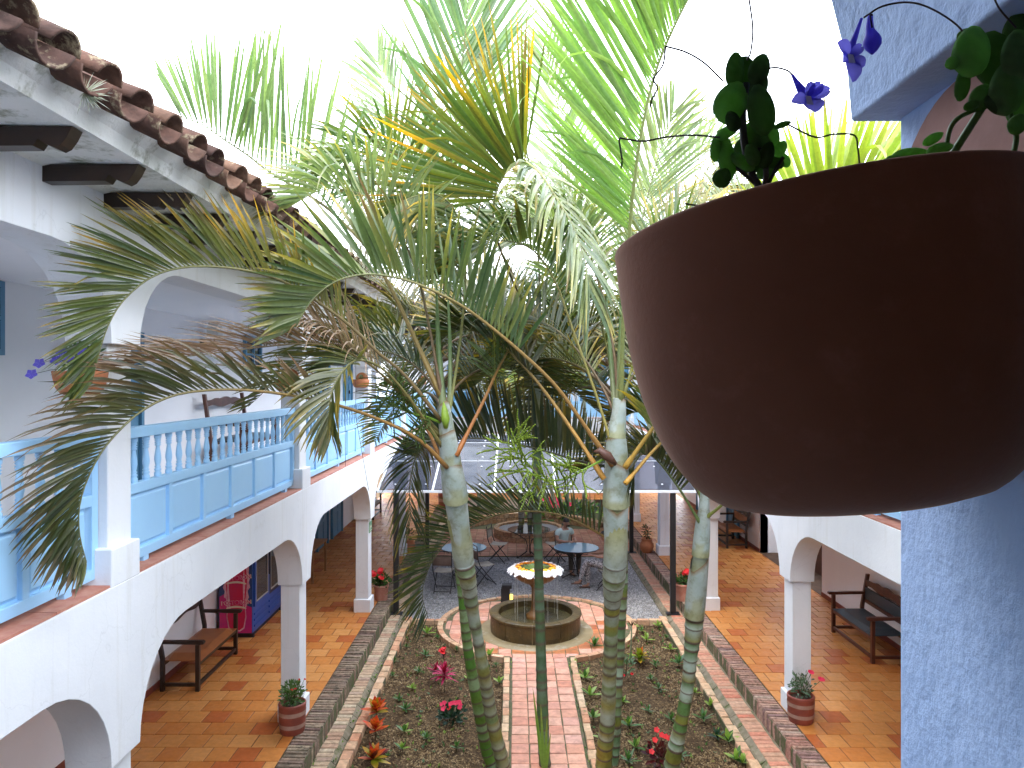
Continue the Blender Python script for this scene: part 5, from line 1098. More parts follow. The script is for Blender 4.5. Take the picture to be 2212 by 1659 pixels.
for _ in range(900):
    z_ = -.045; q = rg.random()
    if q < .62: x = rg.choice([rg.uniform(-1.95, -.2), rg.uniform(1.02, 2.75)]); y = rg.uniform(8.3, 14)
    elif q < .75: x = -2.44 + rg.gauss(0, .012); y = rg.uniform(8, 20); z_ = -.01
    elif q < .85: x = -2.17 + rg.gauss(0, .03); y = rg.uniform(8, 15); z_ = -.03
    elif q < .93: x = rg.choice([-.08, .90]) + rg.gauss(0, .01); y = rg.uniform(8, 12.3); z_ = 0
    else: x = rg.uniform(1.5, 2.6); y = rg.uniform(14.2, 15.1)
    if (Vector((x, y, 0)) - PC).length < PR and y > 12.3: continue
    cc = rg.choice([GRN[0], GRN[1], LGR[0], GGR[0]])
    for k in range(rg.randint(4, 7)):
        a = rg.uniform(0, 6.28); e = rg.uniform(.3, 1.3); s = rg.uniform(.02, .055) * (1 if q < .62 else .7)
        leaflet(mb, Vector((x, y, z_)), Vector((math.cos(a) * math.cos(e), math.sin(a) * math.cos(e), math.sin(e))), Vector((-math.sin(a), math.cos(a), 0)), s, s * .4, .4, cc, cc, rg, 0, 2)
o = mb.build('weeds', 'herb', fix=False); tag(o, kind='stuff')
# far planting behind the arc wall
t = thing('flower_bed', 'low green planting with pink and red flowers behind the curved wall', 'plants', (1.6, 24.6, 0)); tag(t, kind='thing')
bush(t, (0, 0, 0), 1.5, .5, 520, .20, [GRN[0], GRN[1], LGR[0], DGR[1]], 44)
for k in range(9):
    mb = MB(); [blossom(mb, (rg.uniform(-1.1, .4), rg.uniform(-.5, .3), rg.uniform(.4, .75)), .10, 6, Quaternion((1, 0, 0), .8), .3, .4) for _ in range(2)]; mb.build('flower', 'pink_petal', t)

# ---------------------------------------------------------------- potted plants
def potted(label, loc, r_, h, style, plant, seed, cat='potted plant'):
    t = thing('potted_plant', label, cat, loc)
    if style == 'banded':
        pr = [(r_ * .86, 0), (r_ * .9, .02), (r_ * .96, h * .3), (r_ * .98, h * .7), (r_, h * .9), (r_ * 1.02, h * .97), (r_ * .98, h), (r_ * .88, h), (r_ * .86, h - .06)]; m = 'pot_red'
    elif style == 'round':
        pr = [(r_ * .6, 0), (r_ * .85, h * .15), (r_, h * .4), (r_ * .97, h * .6), (r_ * .72, h * .82), (r_ * .78, h * .92), (r_ * .86, h), (r_ * .76, h), (r_ * .66, h * .85)]; m = 'terracotta'
    else:
        pr = [(r_ * .8, 0), (r_ * .86, h * .3), (r_ * .95, h * .8), (r_ * .98, h * .84), (r_ * 1.02, h * .86), (r_ * 1.02, h), (r_ * .92, h), (r_ * .88, h * .8)]; m = 'pot_pink'
    mb = MB(); mb.lathe(pr, 28, closed=False); p = mb.build('pot', m, t, smooth=True)
    mb = MB(); mb.lathe([(0, h - .045), (r_ * .87 if style != 'round' else r_ * .67, h - .05)], 20, closed=False); mb.build('soil', 'potsoil', t)
    if style == 'banded':
        for a in (.22, .62):
            b = MB(); q = lambda z: r_ * (.9 + (.06 * z / .3 if z < .3 else .06 + .02 * (z - .3) / .4 if z < .7 else .08 + .02 * (z - .7) / .2)) + .003
            b.lathe([(q(a), h * a), (q(a + .07), h * (a + .07)), (q(a + .14), h * (a + .14))], 28, closed=False); b.build('band', 'pot_band', p, smooth=True)
    rg = random.Random(seed)
    if plant == 'bush': bush(t, (0, 0, h - .05), r_ * .95, .30, 330, .05, [GRN[0], (.10, .18, .06), (.16, .24, .08)], seed); fl_ = [('red_petal', .012, 5, .3)]
    elif plant == 'sparse': bush(t, (.02, 0, h - .05), r_ * .9, .34, 120, .055, [(.10, .17, .10), (.16, .24, .15), (.08, .13, .08)], seed); fl_ = [('pink_petal', .035, 2, .34)]
    elif plant == 'geranium': bush(t, (0, 0, h - .05), r_ * 1.0, .24, 150, .085, [GRN[0], GRN[1], (.05, .12, .03)], seed); fl_ = [('red_petal', .05, 7, .28)]
    else: bush(t, (0, 0, h - .05), r_ * .7, .42, 46, .08, [(.07, .06, .03), (.09, .10, .03)], seed); fl_ = []
    for fm, fr_, nf, hh in fl_:
        for k in range(nf):
            mb = MB(); c = (rg.gauss(0, r_ * .6), rg.gauss(-.02, r_ * .4), h + hh * rg.uniform(.75, 1.1) - .05)
            for _ in range(3): blossom(mb, tuple(v + rg.gauss(0, fr_ * .35) for v in c), fr_, 6, Quaternion((1, .2, 0), .6), .3, .6)
            mb.build('flower', fm, t); MB().tube([(0, 0, h - .05), c], .003, 4, (.08, .12, .04)).build('flower_stem', 'herb', t, fix=False)
    return t
potted('red brown banded pot with a leafy bush by the near left column', (-2.79, 9.28, PZ), .168, .37, 'banded', 'bush', 1)
potted('red brown banded pot with sparse grey green plant by the near right column', (3.70, 9.57, PZ), .17, .34, 'banded', 'sparse', 2)
potted('plain terracotta pot of red geranium behind the second left column', (-2.68, 14.85, PZ), .15, .31, 'plain', 'geranium', 3)
potted('wide pink terracotta pot of red geraniums on the right kerb beside the black post', (3.39, 14.85, PZ), .185, .34, 'plain', 'geranium', 4)
potted('round bellied terracotta jar with a thin dark plant on the right kerb', (3.38, 18.95, PZ), .18, .36, 'round', 'thin', 5)
potted('small terracotta jar with a thin plant on the left kerb beyond the canopy post', (-2.70, 19.0, PZ), .15, .32, 'round', 'thin', 6)
potted('tall dark red pot at the far left end of the courtyard', (-2.35, 25.4, 0), .28, .75, 'banded', 'thin', 7)
def hanging(label, loc, seed, flowers=False):
    """wall pot on a pillar's front face (-y)"""
    t = thing('hanging_pot', label, 'wall pot', loc)
    mb = MB(); prof = [(.085, -.155), (.115, -.15), (.145, -.11), (.16, -.05), (.168, 0), (.158, .003), (.148, -.02), (.13, -.06)]; seg = 28
    for r_, z in prof:
        for i in range(seg):
            a = 2 * math.pi * i / seg; mb.v.append((r_ * math.cos(a), min(r_ * math.sin(a), .105), z))
    for k in range(len(prof) - 1):
        for i in range(seg): j = (i + 1) % seg; mb.f.append((k * seg + i, k * seg + j, (k + 1) * seg + j, (k + 1) * seg + i))
    mb.f.append(tuple(range(seg))); mb.build('bowl', 'terracotta', t, smooth=True)
    mb = MB(); mb.prism([(.115 * math.cos(a), .115 * math.sin(a) + .02) for a in [2 * math.pi * i / 24 for i in range(24)]], .106, .118, lambda a, b_, d: (a, d, b_)); mb.build('back_plate', 'terracotta', t)
    mb = MB(); mb.lathe([(0, -.02), (.14, -.022)], 18, closed=False); mb.build('soil', 'potsoil', t)
    rg = random.Random(seed)
    bush(t, (0, 0, -.03), .15 if flowers else .07, .22 if flowers else .1, 80 if flowers else 26, .06 if flowers else .04, [GRN[0], (.05, .10, .04), (.10, .17, .07)], seed)
    if flowers:
        for (x, z) in ((-.05, .13), (-.08, .07), (.0, .09), (.10, .12), (-.24, -.02), (-.19, .05), (.03, -.02)):
            mb = MB(); blossom(mb, (x, -.13, z), .040, 5, Quaternion((1, .2, 0), 1.1), .2, .42); mb.build('flower', 'purple', t)
            MB().tube([(0, -.08, .02), (x * .5, -.12, z + .03), (x, -.125, z)], .0022, 4, (.10, .10, .06)).build('flower_stem', 'herb', t, fix=False)
nm = ['violet flowered hanging pot on the near left pillar above the balcony', 'orange hanging pot on the second left pillar, half behind palm leaves', 'small orange hanging pot with a cactus like plant on the third left pillar', 'orange hanging pot on the fourth left pillar behind the flower stalk', 'orange hanging pot on the farthest left pillar']
for k, p in enumerate(PL): hanging(nm[k], (WL - .175, p + .05 - .118, 4.66 + (.0 if k == 0 else -.04)), 20 + k, k in (0,))

# ---------------------------------------------------------------- furniture
def bench(label, loc, rot, l_, seatm, woodm, cat='bench', high=1.02, cushion=True):
    t = thing('bench', label, cat, loc, (0, 0, rot)); hl = l_ / 2; d = .25
    for x in (-hl, hl):
        for y, h in ((-d, .66), (d, high)):
            lean = .10 if y > 0 else 0
            b = MB(); b.tube([(x, y, 0), (x, y, .45), (x, y + lean * .3, .7)] + ([(x, y + lean, h)] if y > 0 else []), .032, 4) if False else b
            s = .028
            pts_ = [(y - s, 0), (y + s, 0), (y + s, .46), (y + s + lean, h), (y - s + lean, h), (y - s, .46)]
            b.prism(pts_, x - s, x + s, lambda a, z, q: (q, a, z)); b.build('leg', woodm, t, bevel=.004)
        b = MB(); b.prism([(-d - .09, .67), (-d - .10, .70), (-d - .07, .72), (d + .03, .715), (d + .03, .675), (-d - .04, .665)], x - .035, x + .035, lambda a, z, q: (q, a, z)); b.build('armrest', woodm, t, bevel=.006)
        b = MB(); b.box(x - .02, x + .02, -d + .028, d - .028, .07, .115); b.build('stretcher', woodm, t)
    b = MB(); b.box(-hl + .028, hl - .028, -d - .018, -d + .018, .065, .11); b.box(-hl + .028, hl - .028, -d - .02, -d + .02, .355, .41); b.box(-hl + .028, hl - .028, d - .02, d + .02, .355, .41); b.build('stretcher', woodm, t)
    b = MB(); n = 8
    for i in range(n + 1):
        for j in range(7):
            u, v = i / n, j / 6; e = min(1, min(u, 1 - u) * 10) ** .5 * min(1, min(v, 1 - v) * 6) ** .5
            b.v.append((-hl + .03 + (l_ - .06) * u, -d - .03 + (2 * d + .05) * v, .425 + .05 * e))
    for i in range(n):
        for j in range(6): b.f.append((i * 7 + j, (i + 1) * 7 + j, (i + 1) * 7 + j + 1, i * 7 + j + 1))
    b.box(-hl + .03, hl - .03, -d - .03, d + .02, .41, .426); b.build('seat', seatm, t, smooth=False, bevel=0)
    # scalloped top rail and cushion back
    n = 28; top = []; 
    for i in range(n + 1):
        u = i / n; top.append((-hl + .03 + (l_ - .06) * u, high - .10 + .05 * math.exp(-((u - .5) / .13) ** 2) + .03 * math.exp(-((u - .25) / .08) ** 2) + .03 * math.exp(-((u - .75) / .08) ** 2)))
    bot = [(-hl + .03 + (l_ - .06) * (1 - i / n), high - .20 + .02 * math.sin((1 - i / n) * math.pi * 4)) for i in range(n + 1)]
    MB().prism(top + bot, d + .055, d + .095, lambda a, z, q: (a, q, z)).build('top_rail', woodm, t)
    if not cushion: return t
    b = MB(); b.box(-hl + .03, hl - .03, d + .035, d + .075, high - .42, high - .22); b.build('backrest', seatm, t, bevel=.012)
    b = MB(); b.box(-hl + .03, hl - .03, d + .03, d + .07, high - .48, high - .425); b.build('lower_rail', woodm, t)
    return t
bench('dark wood bench with tan leather seat against the left gallery wall', (-4.74, 11.19, PZ), R(90), 1.42, 'leather', 'dark_wood', cushion=False)
bench('dark wood bench with blue black leather seat and back in the right gallery', (5.82, 12.22, PZ), R(-90), 1.42, 'navy', 'brown_wood')
bench('red brown wooden bench with dark seat standing on the upper left gallery', (-4.62, 12.65, FZ), R(90), 1.62, 'navy', 'brown_wood', high=1.18, cushion=False)
bench('small dark bench farther along the left gallery beyond the second column', (-4.72, 24.0, PZ), R(90), 1.3, 'navy', 'dark_wood')
bench('dark bench in the right gallery beside the stair opening', (5.82, 20.0, PZ), R(-90), 1.2, 'leather', 'dark_wood')
# wooden table in the left gallery
t = thing('side_table', 'light wooden table with thin legs in the left gallery beyond the drinks fridge', 'table', (-4.62, 16.55, PZ))
MB().box(-.28, .28, -.6, .6, .70, .74).build('tabletop', 'tan_wood', t, bevel=.005)
for x in (-.24, .24):
    for y in (-.55, .55): MB().box(x - .022, x + .022, y - .022, y + .022, 0, .70).build('leg', 'tan_wood', t)
MB().box(-.22, .22, -.57, -.53, .30, .34).build('stretcher', 'tan_wood', t)
# drinks fridge
t = thing('drinks_fridge', 'blue two door glass drinks fridge with a magenta bottle print on its side', 'fridge', (-4.76, 12.65, PZ))
FX, FY, FH = .30, 1.60, 1.98
MB().box(-FX, FX - .03, .006, FY, .07, FH).build('cabinet', 'fridge_blue', t, bevel=.012)
MB().box(-FX + .02, FX - .05, .02, FY - .02, 0, .07).build('plinth', 'fridge_dark', t)
for y in (.05, FY - .05): MB().lathe([(.035, 0), (.035, .06)], 10, (FX - .04, y, 0)).build('foot', 'fridge_dark', t)
# print: flat pieces one above the other on the side facing the camera
def flat(poly, y, m, name, par): MB().prism(poly, y, y + .001, lambda a, z, q: (a, q, z)).build(name, m, par)
pn = MB().box(-FX, FX - .035, .003, .0055, .075, FH - .02).build('print_panel', 'print_navy', t)
flat([(-.29, .08), (.262, .08), (.262, .52), (.18, .55), (.20, .7), (.1, .9), (-.1, .9), (-.2, .75), (-.29, .7)], .0015, 'print_magenta', 'splash', pn)
rg = random.Random(5); sp_ = []
for i in range(44):
    a = 2 * math.pi * i / 44; k_ = (1.0 if i % 2 else .82 + .15 * rg.random()); sp_.append((.0 + .235 * math.cos(a) * k_, .95 + .62 * math.sin(a) * k_))
flat(sp_, .0003, 'print_pale', 'splash', pn)
def bottle(sc_): return [(x * sc_, z) for x, z in [(-.13, .16), (-.06, .11), (.06, .11), (.13, .16), (.165, .35), (.15, .55), (.185, .8), (.20, 1.0), (.18, 1.18), (.12, 1.36), (.075, 1.46), (.07, 1.66), (-.07, 1.66), (-.075, 1.46), (-.12, 1.36), (-.18, 1.18), (-.20, 1.0), (-.185, .8), (-.15, .55), (-.165, .35)]]
flat(bottle(1.04), -.001, 'print_pale', 'bottle_outline', pn); flat([(x * .93, z * .97 + .025) for x, z in bottle(1.0)], -.0022, 'print_red', 'bottle_shape', pn)
flat([(-.13, .5), (-.10, .5), (-.13, .85), (-.12, 1.25), (-.15, 1.1), (-.16, .8)], -.0034, 'print_pale', 'highlight', pn); flat([(.11, .45), (.13, .55), (.15, .9), (.13, 1.2), (.11, 1.0), (.115, .7)], -.0034, 'print_pale', 'highlight', pn)
def lettering(txt, par, loc, rot, size, m, name='lettering', ext=.001):
    cu = bpy.data.curves.new(name, 'FONT'); cu.body = txt; cu.size = size; cu.extrude = ext; cu.align_x = 'CENTER'; cu.align_y = 'CENTER'; cu.offset = size * .02
    o = bpy.data.objects.new('tmp_text', cu); COL.objects.link(o); dg = bpy.context.evaluated_depsgraph_get(); me = bpy.data.meshes.new_from_object(o.evaluated_get(dg)); bpy.data.objects.remove(o)
    me.materials.clear(); me.materials.append(M[m]); return link(name, me, par, 0, loc, None, rot)
for z, tlt in ((1.02, .12), (.60, .06)):
    lettering('POSTOBON', pn, (.0, -.0048, z), (R(90), -tlt, 0), .098, 'cream_print', ext=.0006)
    lettering('POSTOBON', pn, (.0, -.0062, z), (R(90), -tlt, 0), .092, 'print_magenta', ext=.0006)
    arc = [(-.17 + .34 * i / 10, z - .085 + .035 * math.sin(i / 10 * math.pi)) for i in range(11)] + [(.17 - .34 * i / 10, z - .105 + .02 * math.sin(i / 10 * math.pi)) for i in range(11)]
    flat(arc, -.0046, 'cream_print', 'underline', pn)
# glass doors facing the courtyard
for k in range(2):
    y0 = .04 + k * (FY - .08) / 2; y1 = y0 + (FY - .08) / 2 - .01
    b = MB(); b.box(FX - .028, FX + .004, y0, y0 + .07, .52, 1.84); b.box(FX - .028, FX + .004, y1 - .07, y1, .52, 1.84); b.box(FX - .028, FX + .003, y0 + .07, y1 - .07, .52, .58); b.box(FX - .028, FX + .003, y0 + .07, y1 - .07, 1.78, 1.84)
    dr = b.build('door', 'fridge_dark' if k else 'fridge_blue', t)
    b = MB(); b.box(FX - .02, FX + .006, y0 + .071, y0 + .085, .581, 1.779); b.box(FX - .02, FX + .006, y1 - .085, y1 - .071, .581, 1.779); b.box(FX - .02, FX + .006, y0 + .085, y1 - .085, .581, .600); b.build('trim', 'cream_trim', dr)
    MB().box(FX - .012, FX - .006, y0 + .08, y1 - .08, .59, 1.77).build('glass', 'glass', dr)
    MB().box(FX + .004, FX + .03, y1 - .05, y1 - .03, .9, 1.3).build('handle', 'fridge_dark', dr)
MB().box(FX - .0285, FX - .0275, .05, FY - .05, .585, 1.77).build('shelf_back', 'brown_wood', t)
for k in range(2):
    for j in range(3):
        y0 = .08 + k * .76; MB().box(FX - .03, FX - .012, y0, y0 + .64, .16 + j * .10, .20 + j * .10).build('louvre', 'fridge_blue', t, bevel=.006)
# folding chairs
def folding_chair(label, loc, rot, back='canvas'):
    t = thing('folding_chair', label, 'chair', loc, (0, 0, rot), group='folding chairs on the gravel')
    for x in (-.21, .21):
        MB().tube([(x, -.23, .0), (x, 0, .26), (x, .17, .47), (x, .22, .60), (x, .25, .90)], .011, 5).build('leg', 'iron', t)
        xi = x * .86; MB().tube([(xi, .24, 0), (xi, .02, .25), (xi, -.20, .46)], .011, 5).build('leg', 'iron', t)
    MB().tube([(-.21, .25, .90), (-.07, .255, .915), (.07, .255, .915), (.21, .25, .90)], .011, 5).build('top_bar', 'iron', t)
    MB().tube([(-.21, .235, .82), (.21, .235, .82)], .008, 4).build('crossbar', 'iron', t); MB().tube([(-.18, .21, .035), (.18, .21, .035)], .009, 4).build('crossbar', 'iron', t); MB().tube([(-.21, -.2, .04), (.21, -.2, .04)], .009, 4).build('crossbar', 'iron', t)
    b = MB(); n = 6
    for i in range(n + 1):
        u = i / n
        for x in (-.195, 0, .195): b.v.append((x, -.21 + .40 * u, .462 - (.018 if x == 0 else 0) - .02 * math.sin(u * math.pi)))
    for i in range(n):
        for j in range(2): b.f.append((i * 3 + j, i * 3 + j + 1, i * 3 + j + 4, i * 3 + j + 3))
    o = b.build('seat', 'canvas', t, smooth=True); s_ = o.modifiers.new('Solidify', 'SOLIDIFY'); s_.thickness = .008
    b = MB()
    for i in range(5):
        u = i / 4
        for x in (-.205, 0, .205): b.v.append((x, .222 + .022 * u + (.012 if x == 0 else 0), .60 + .20 * u))
    for i in range(4):
        for j in range(2): b.f.append((i * 3 + j, i * 3 + j + 1, i * 3 + j + 4, i * 3 + j + 3))
    o = b.build('backrest', back, t, smooth=True); s_ = o.modifiers.new('Solidify', 'SOLIDIFY'); s_.thickness = .006
    return t
def table(label, loc, r_, m, seed):
    t = thing('glass_table', label, 'table', loc, (0, 0, seed))
    MB().lathe([(0, .715), (r_, .715), (r_, .724), (0, .724)], 48, closed=False).build('tabletop', m, t)
    b = MB(); b.tube([(r_ * 1.0 * math.cos(2 * math.pi * i / 40), r_ * math.sin(2 * math.pi * i / 40), .712) for i in range(41)], .010, 5); b.build('rim', 'iron', t)
    b = MB(); b.tube([(r_ * .72 * math.cos(2 * math.pi * i / 30), r_ * .72 * math.sin(2 * math.pi * i / 30), .63) for i in range(31)], .006, 4)
    for k in range(16):
        a = 2 * math.pi * k / 16; c = (r_ * .86 * math.cos(a), r_ * .86 * math.sin(a))
        b.tube([(c[0] + .05 * math.cos(q) * -math.sin(a), c[1] + .05 * math.cos(q) * math.cos(a), .67 + .035 * math.sin(q)) for q in [i * .7 for i in range(10)]], .004, 4)
    b.build('scrollwork', 'iron', t)
    for k in range(3):
        a = 2 * math.pi * k / 3; ca, sa_ = math.cos(a), math.sin(a)
        MB().tube([(r * ca, r * sa_, z) for r, z in ((r_ * .8, .68), (r_ * .55, .60), (.09, .45), (.045, .3), (.06, .15), (.22, .05), (.32, .0), (.35, .03), (.31, .05))], .013, 6).build('leg', 'iron', t)
    return t
table('round blue reflecting glass table at the left between palm trunks', (-1.19, 17.2, 0), .53, 'table_glass', .3)
table('round blue reflecting glass table where the man sits', (1.43, 17.2, 0), .52, 'table_glass', .8)
table('dark round glass table before the round planter', (.37, 19.3, 0), .55, 'table_dark', 1.4)
folding_chair('folding chair at the left table seen from behind, nearest the fountain', (-1.55, 16.2, 0), R(175), 'canvas_back')
folding_chair('folding chair standing to the right of the left table', (-.72, 16.75, 0), R(118), 'canvas_back')
folding_chair('folding chair to the left of the dark table facing right', (-.42, 18.85, 0), R(75))
folding_chair('folding chair to the right of the dark table facing left', (1.02, 18.9, 0), R(-80))
chM = folding_chair('folding chair the man in the pale shirt sits on', (1.25, 18.0, 0), R(14))
chW = folding_chair('folding chair the woman sits on, behind the right palm trunk', (2.05, 16.35, 0), R(-100))

# ---------------------------------------------------------------- people
def skinned(name, pts, edges, m, parent, sub=2, root=0):
    me = bpy.data.meshes.new(name); me.from_pydata([p[:3] for p in pts], edges, [])
    o = bpy.data.objects.new('tmp_skin', me); COL.objects.link(o); s_ = o.modifiers.new('s', 'SKIN'); s_.use_smooth_shade = True
    for i, p in enumerate(pts):
        r_ = p[3]; rr = r_ if isinstance(r_, tuple) else (r_, r_); me.skin_vertices[0].data[i].radius = rr; me.skin_vertices[0].data[i].use_root = (i == root)
    u = o.modifiers.new('u', 'SUBSURF'); u.levels = sub; u.render_levels = sub
    dg = bpy.context.evaluated_depsgraph_get(); me2 = bpy.data.meshes.new_from_object(o.evaluated_get(dg)); me2.name = name; bpy.data.objects.remove(o)
    me2.materials.clear(); me2.materials.append(M[m]); me2.polygons.foreach_set('use_smooth', [True] * len(me2.polygons))
    return link(name, me2, parent)
def person(label, loc, rot, top, bottom, female=False, nod=.05, lift=0):
    t = thing('person', label, 'person', loc, (0, 0, rot)); s = .93 if female else 1.0
    sh = .17 if female else .20; hp = .10
    # joints: facing -y, sitting on a seat .46 m high
    P0 = [(0, .06, .53, (.12, .10)), (0, .08, .68, (.115, .085)), (0, .06, .84, (.14, .10)), (0, .04, .95, (.10, .075)), (0, .01, 1.02, .05), (0, -nod * .5, 1.09, .052), (0, -nod, 1.15, (.073, .085)), (0, -nod - .005, 1.22, (.06, .07))]
    E0 = [(0, 1), (1, 2), (2, 3), (3, 4), (4, 5), (5, 6), (6, 7)]
    bt = list(P0); be = list(E0); shp = list(P0[:4]); she = [(0, 1), (1, 2), (2, 3)]; tp = [(0, .06, .53, (.125, .105))]; te = []
    for sx in (-1, 1):
        i = len(bt); hx, hy, hz = sx * .09, -.33, .765
        bt += [(sx * sh, .04, .95, .055), (sx * (sh + .05), -.02, .76, .042), (sx * .16, -.20, .745, .033), (hx, hy + .04, hz, .024), (hx * .8, hy, hz, (.034, .016))]; be += [(3, i), (i, i + 1), (i + 1, i + 2), (i + 2, i + 3), (i + 3, i + 4)]
        for f in range(4):
            j = len(bt); fx = hx * .8 + (f - 1.5) * .018; l_ = (.07, .078, .074, .058)[f]
            bt += [(fx, hy - l_ * .55, hz + .004, .0085), (fx, hy - l_, hz - .012, .0065)]; be += [(i + 4, j), (j, j + 1)]
        j = len(bt); bt += [(hx * .8 - sx * .035, hy - .015, hz, .010), (hx * .8 - sx * .045, hy - .045, hz - .005, .008)]; be += [(i + 3, j), (j, j + 1)]
        k = len(shp); shp += [(sx * sh, .04, .955, .075), (sx * (sh + .035), .0, .83, .062)]; she += [(3, k), (k, k + 1)]
        i = len(bt); fy = -.40 if sx < 0 else -.43; cross = .0
        if female and sx > 0: cross = .10
        lx = sx * .10
        leg = [(sx * .10, .03, .52, .085), (lx, -.20, .53 + cross * .6, .075), (lx - cross, fy, .51 + cross, .058), (lx - cross * 1.2, fy - cross * .9, .28 + cross * .9, .052), (lx - cross * 1.4, fy - cross * 1.5 + .01, .09 + cross * .9, .034)]
        bt += leg + [(lx - cross * 1.4, fy - cross * 1.5 - .0, .045 + cross * .9, .034), (lx - cross * 1.4, fy - cross * 1.5 - .13, .028 + cross * .9, (.036, .02))]
        be += [(0, i)] + [(i + q, i + q + 1) for q in range(6)]
        k = len(tp); tp += [(a, b_, c, r_ + .014) for a, b_, c, r_ in leg]; te += [(0, k)] + [(k + q, k + q + 1) for q in range(4)]
        ft = MB(); ft.box(lx - cross * 1.4 - .04, lx - cross * 1.4 + .04, fy - cross * 1.5 - .19, fy - cross * 1.5 + .05, cross * .9 + .0, cross * .9 + .016); ft.build('sandal', 'sandal', t, bevel=.006)
    body = skinned('body', bt, be, 'skin', t)
    shp = [(a, b_, c, tuple(q + .012 for q in r_) if isinstance(r_, tuple) else r_) for a, b_, c, r_ in shp]
    skinned('shirt', shp, she, top, t); skinned('trousers', tp, te, bottom, t)
    hc = Vector((0, -nod, 1.165))
    mb = MB(); n = 14
    for j in range(8):
        th = math.pi * .5 * (1 - j / 7) + .0
        for i in range(n):
            a = 2 * math.pi * i / n; back_ = max(0, math.sin(a)); z = math.sin(math.pi / 2 - th) if j else -.25 - .35 * back_ if True else 0
            r_ = math.cos(math.pi / 2 - th) if j else 1.0
            z = math.cos(th) if j else (-.05 - .65 * back_)
            rr = math.sin(th) if j else 1.0
            mb.v.append((hc.x + .079 * rr * math.cos(a), hc.y + .012 + .092 * rr * math.sin(a), hc.z + .03 + .092 * z))
    for j in range(7):
        for i in range(n): k = (i + 1) % n; mb.f.append((j * n + i, j * n + k, (j + 1) * n + k, (j + 1) * n + i))
    if female: mb.tube([(0, hc.y + .08, 1.2), (0, hc.y + .12, 1.1), (0, hc.y + .13, .95)], [.05, .06, .03], 8)
    mb.build('hair', 'hair', t, smooth=True)
    mb = MB(); mb.add([(-.012, -.082 - nod, 1.145), (.012, -.082 - nod, 1.145), (0, -.105 - nod, 1.148), (0, -.08 - nod, 1.185)], [(0, 1, 2), (0, 2, 3), (1, 3, 2)]); mb.build('nose', 'skin', t)
    for x in (-.028, .028): MB().lathe([(.0, -.006), (.009, 0), (0, .006)], 8, (x, -.081 - nod, 1.178)).build('eye', 'hair', t)
    MB().box(-.022, .022, -.086 - nod, -.076 - nod, 1.117, 1.124).build('mouth', 'red_petal' if female else 'sandal', t)
    for x in (-.078, .078): MB().box(x - .008, x + .008, -.01 - nod, .02 - nod, 1.14, 1.19).build('ear', 'skin', t, bevel=.005)
    if not female: MB().box(-.05, .05, -.079 - nod, -.05 - nod, 1.085, 1.112).build('beard', 'hair', t, bevel=.012)
    return t
person('dark haired man in a pale mint shirt sitting at the glass table', (1.22, 17.93, .0), R(30), 'shirt', 'trousers', False, .06)
person('woman in patterned leggings and brown sandals sitting behind the right palm trunk', (2.02, 16.33, .0), R(-92), 'black_cloth', 'legging', True, .06)

# ---------------------------------------------------------------- wall lantern, sign, cables
t = thing('wall_lantern', 'wall lantern with a frosted glass house shaped shade on the upper gallery wall', 'lamp', (-5.12, 12.1, 0)); z = 5.3
MB().prism([(-.10, 0), (.10, 0), (.11, .16), (0, .27), (-.11, .16)], .12, .30, lambda a, b_, d: (d, a, z + b_)).build('shade', 'lamp_glass', t, bevel=.004)
MB().tube([(0.0, 0, z - .12), (.10, 0, z - .2), (.2, 0, z - .14), (.21, 0, z)], .016, 6).build('bracket', 'iron', t)
MB().box(0, .02, -.06, .06, z - .25, z - .02).build('wall_plate', 'iron', t)
t = thing('exit_sign', 'small green sign fixed to the courtyard face of the second left column', 'sign', (WL - .05, PL[2] + .2, 1.79))
MB().box(.0, .010, -.13, .13, -.10, .10).build('plate', 'sign_green', t)
b = MB(); b.prism([(-.02, -.01), (.05, -.01), (.05, -.035), (.09, .0), (.05, .035), (.05, .01), (-.02, .01)], .0105, .0115, lambda a, b_, d: (d, a, b_)); b.box(.0105, .0115, -.09, -.05, -.05, .05); b.box(.0105, .0115, -.10, .10, -.075, -.065); b.build('arrow', 'cream_print', t)
for k, (x0, x1) in enumerate(((1090, 1095), (1200, 1335))):
    a = P((900 + x0 * .3617) / 1.736, 900, 12.0); b_ = P((900 + x1 * .3617) / 1.736, 1060, 12.0)
    o = MB().tube([a + Vector((0, 0, 1.2)), a, b_], .004, 4).build('thin_cable', 'iron'); tag(o, ['thin cable hanging straight in front of the third balcony bay', 'thin cable hanging slightly aslant before the third left pillar'][k], 'cable')
# air plant on the eaves
t = thing('air_plant', 'tuft of grey air plant growing on the eaves tiles', 'plant', (-1.99, 3.42, 5.93)); mb = MB(); rg = random.Random(4)
for _ in range(46): leaflet(mb, Vector((0, 0, 0)), Vector((rg.gauss(.4, .4), rg.gauss(0, .5), rg.gauss(-.1, .5))), Vector((0, 0, 1)), rg.uniform(.06, .13), .005, .5, (.35, .36, .31), (.4, .4, .35), rg, 0, 4)
mb.build('leaves', 'herb', t, fix=False)

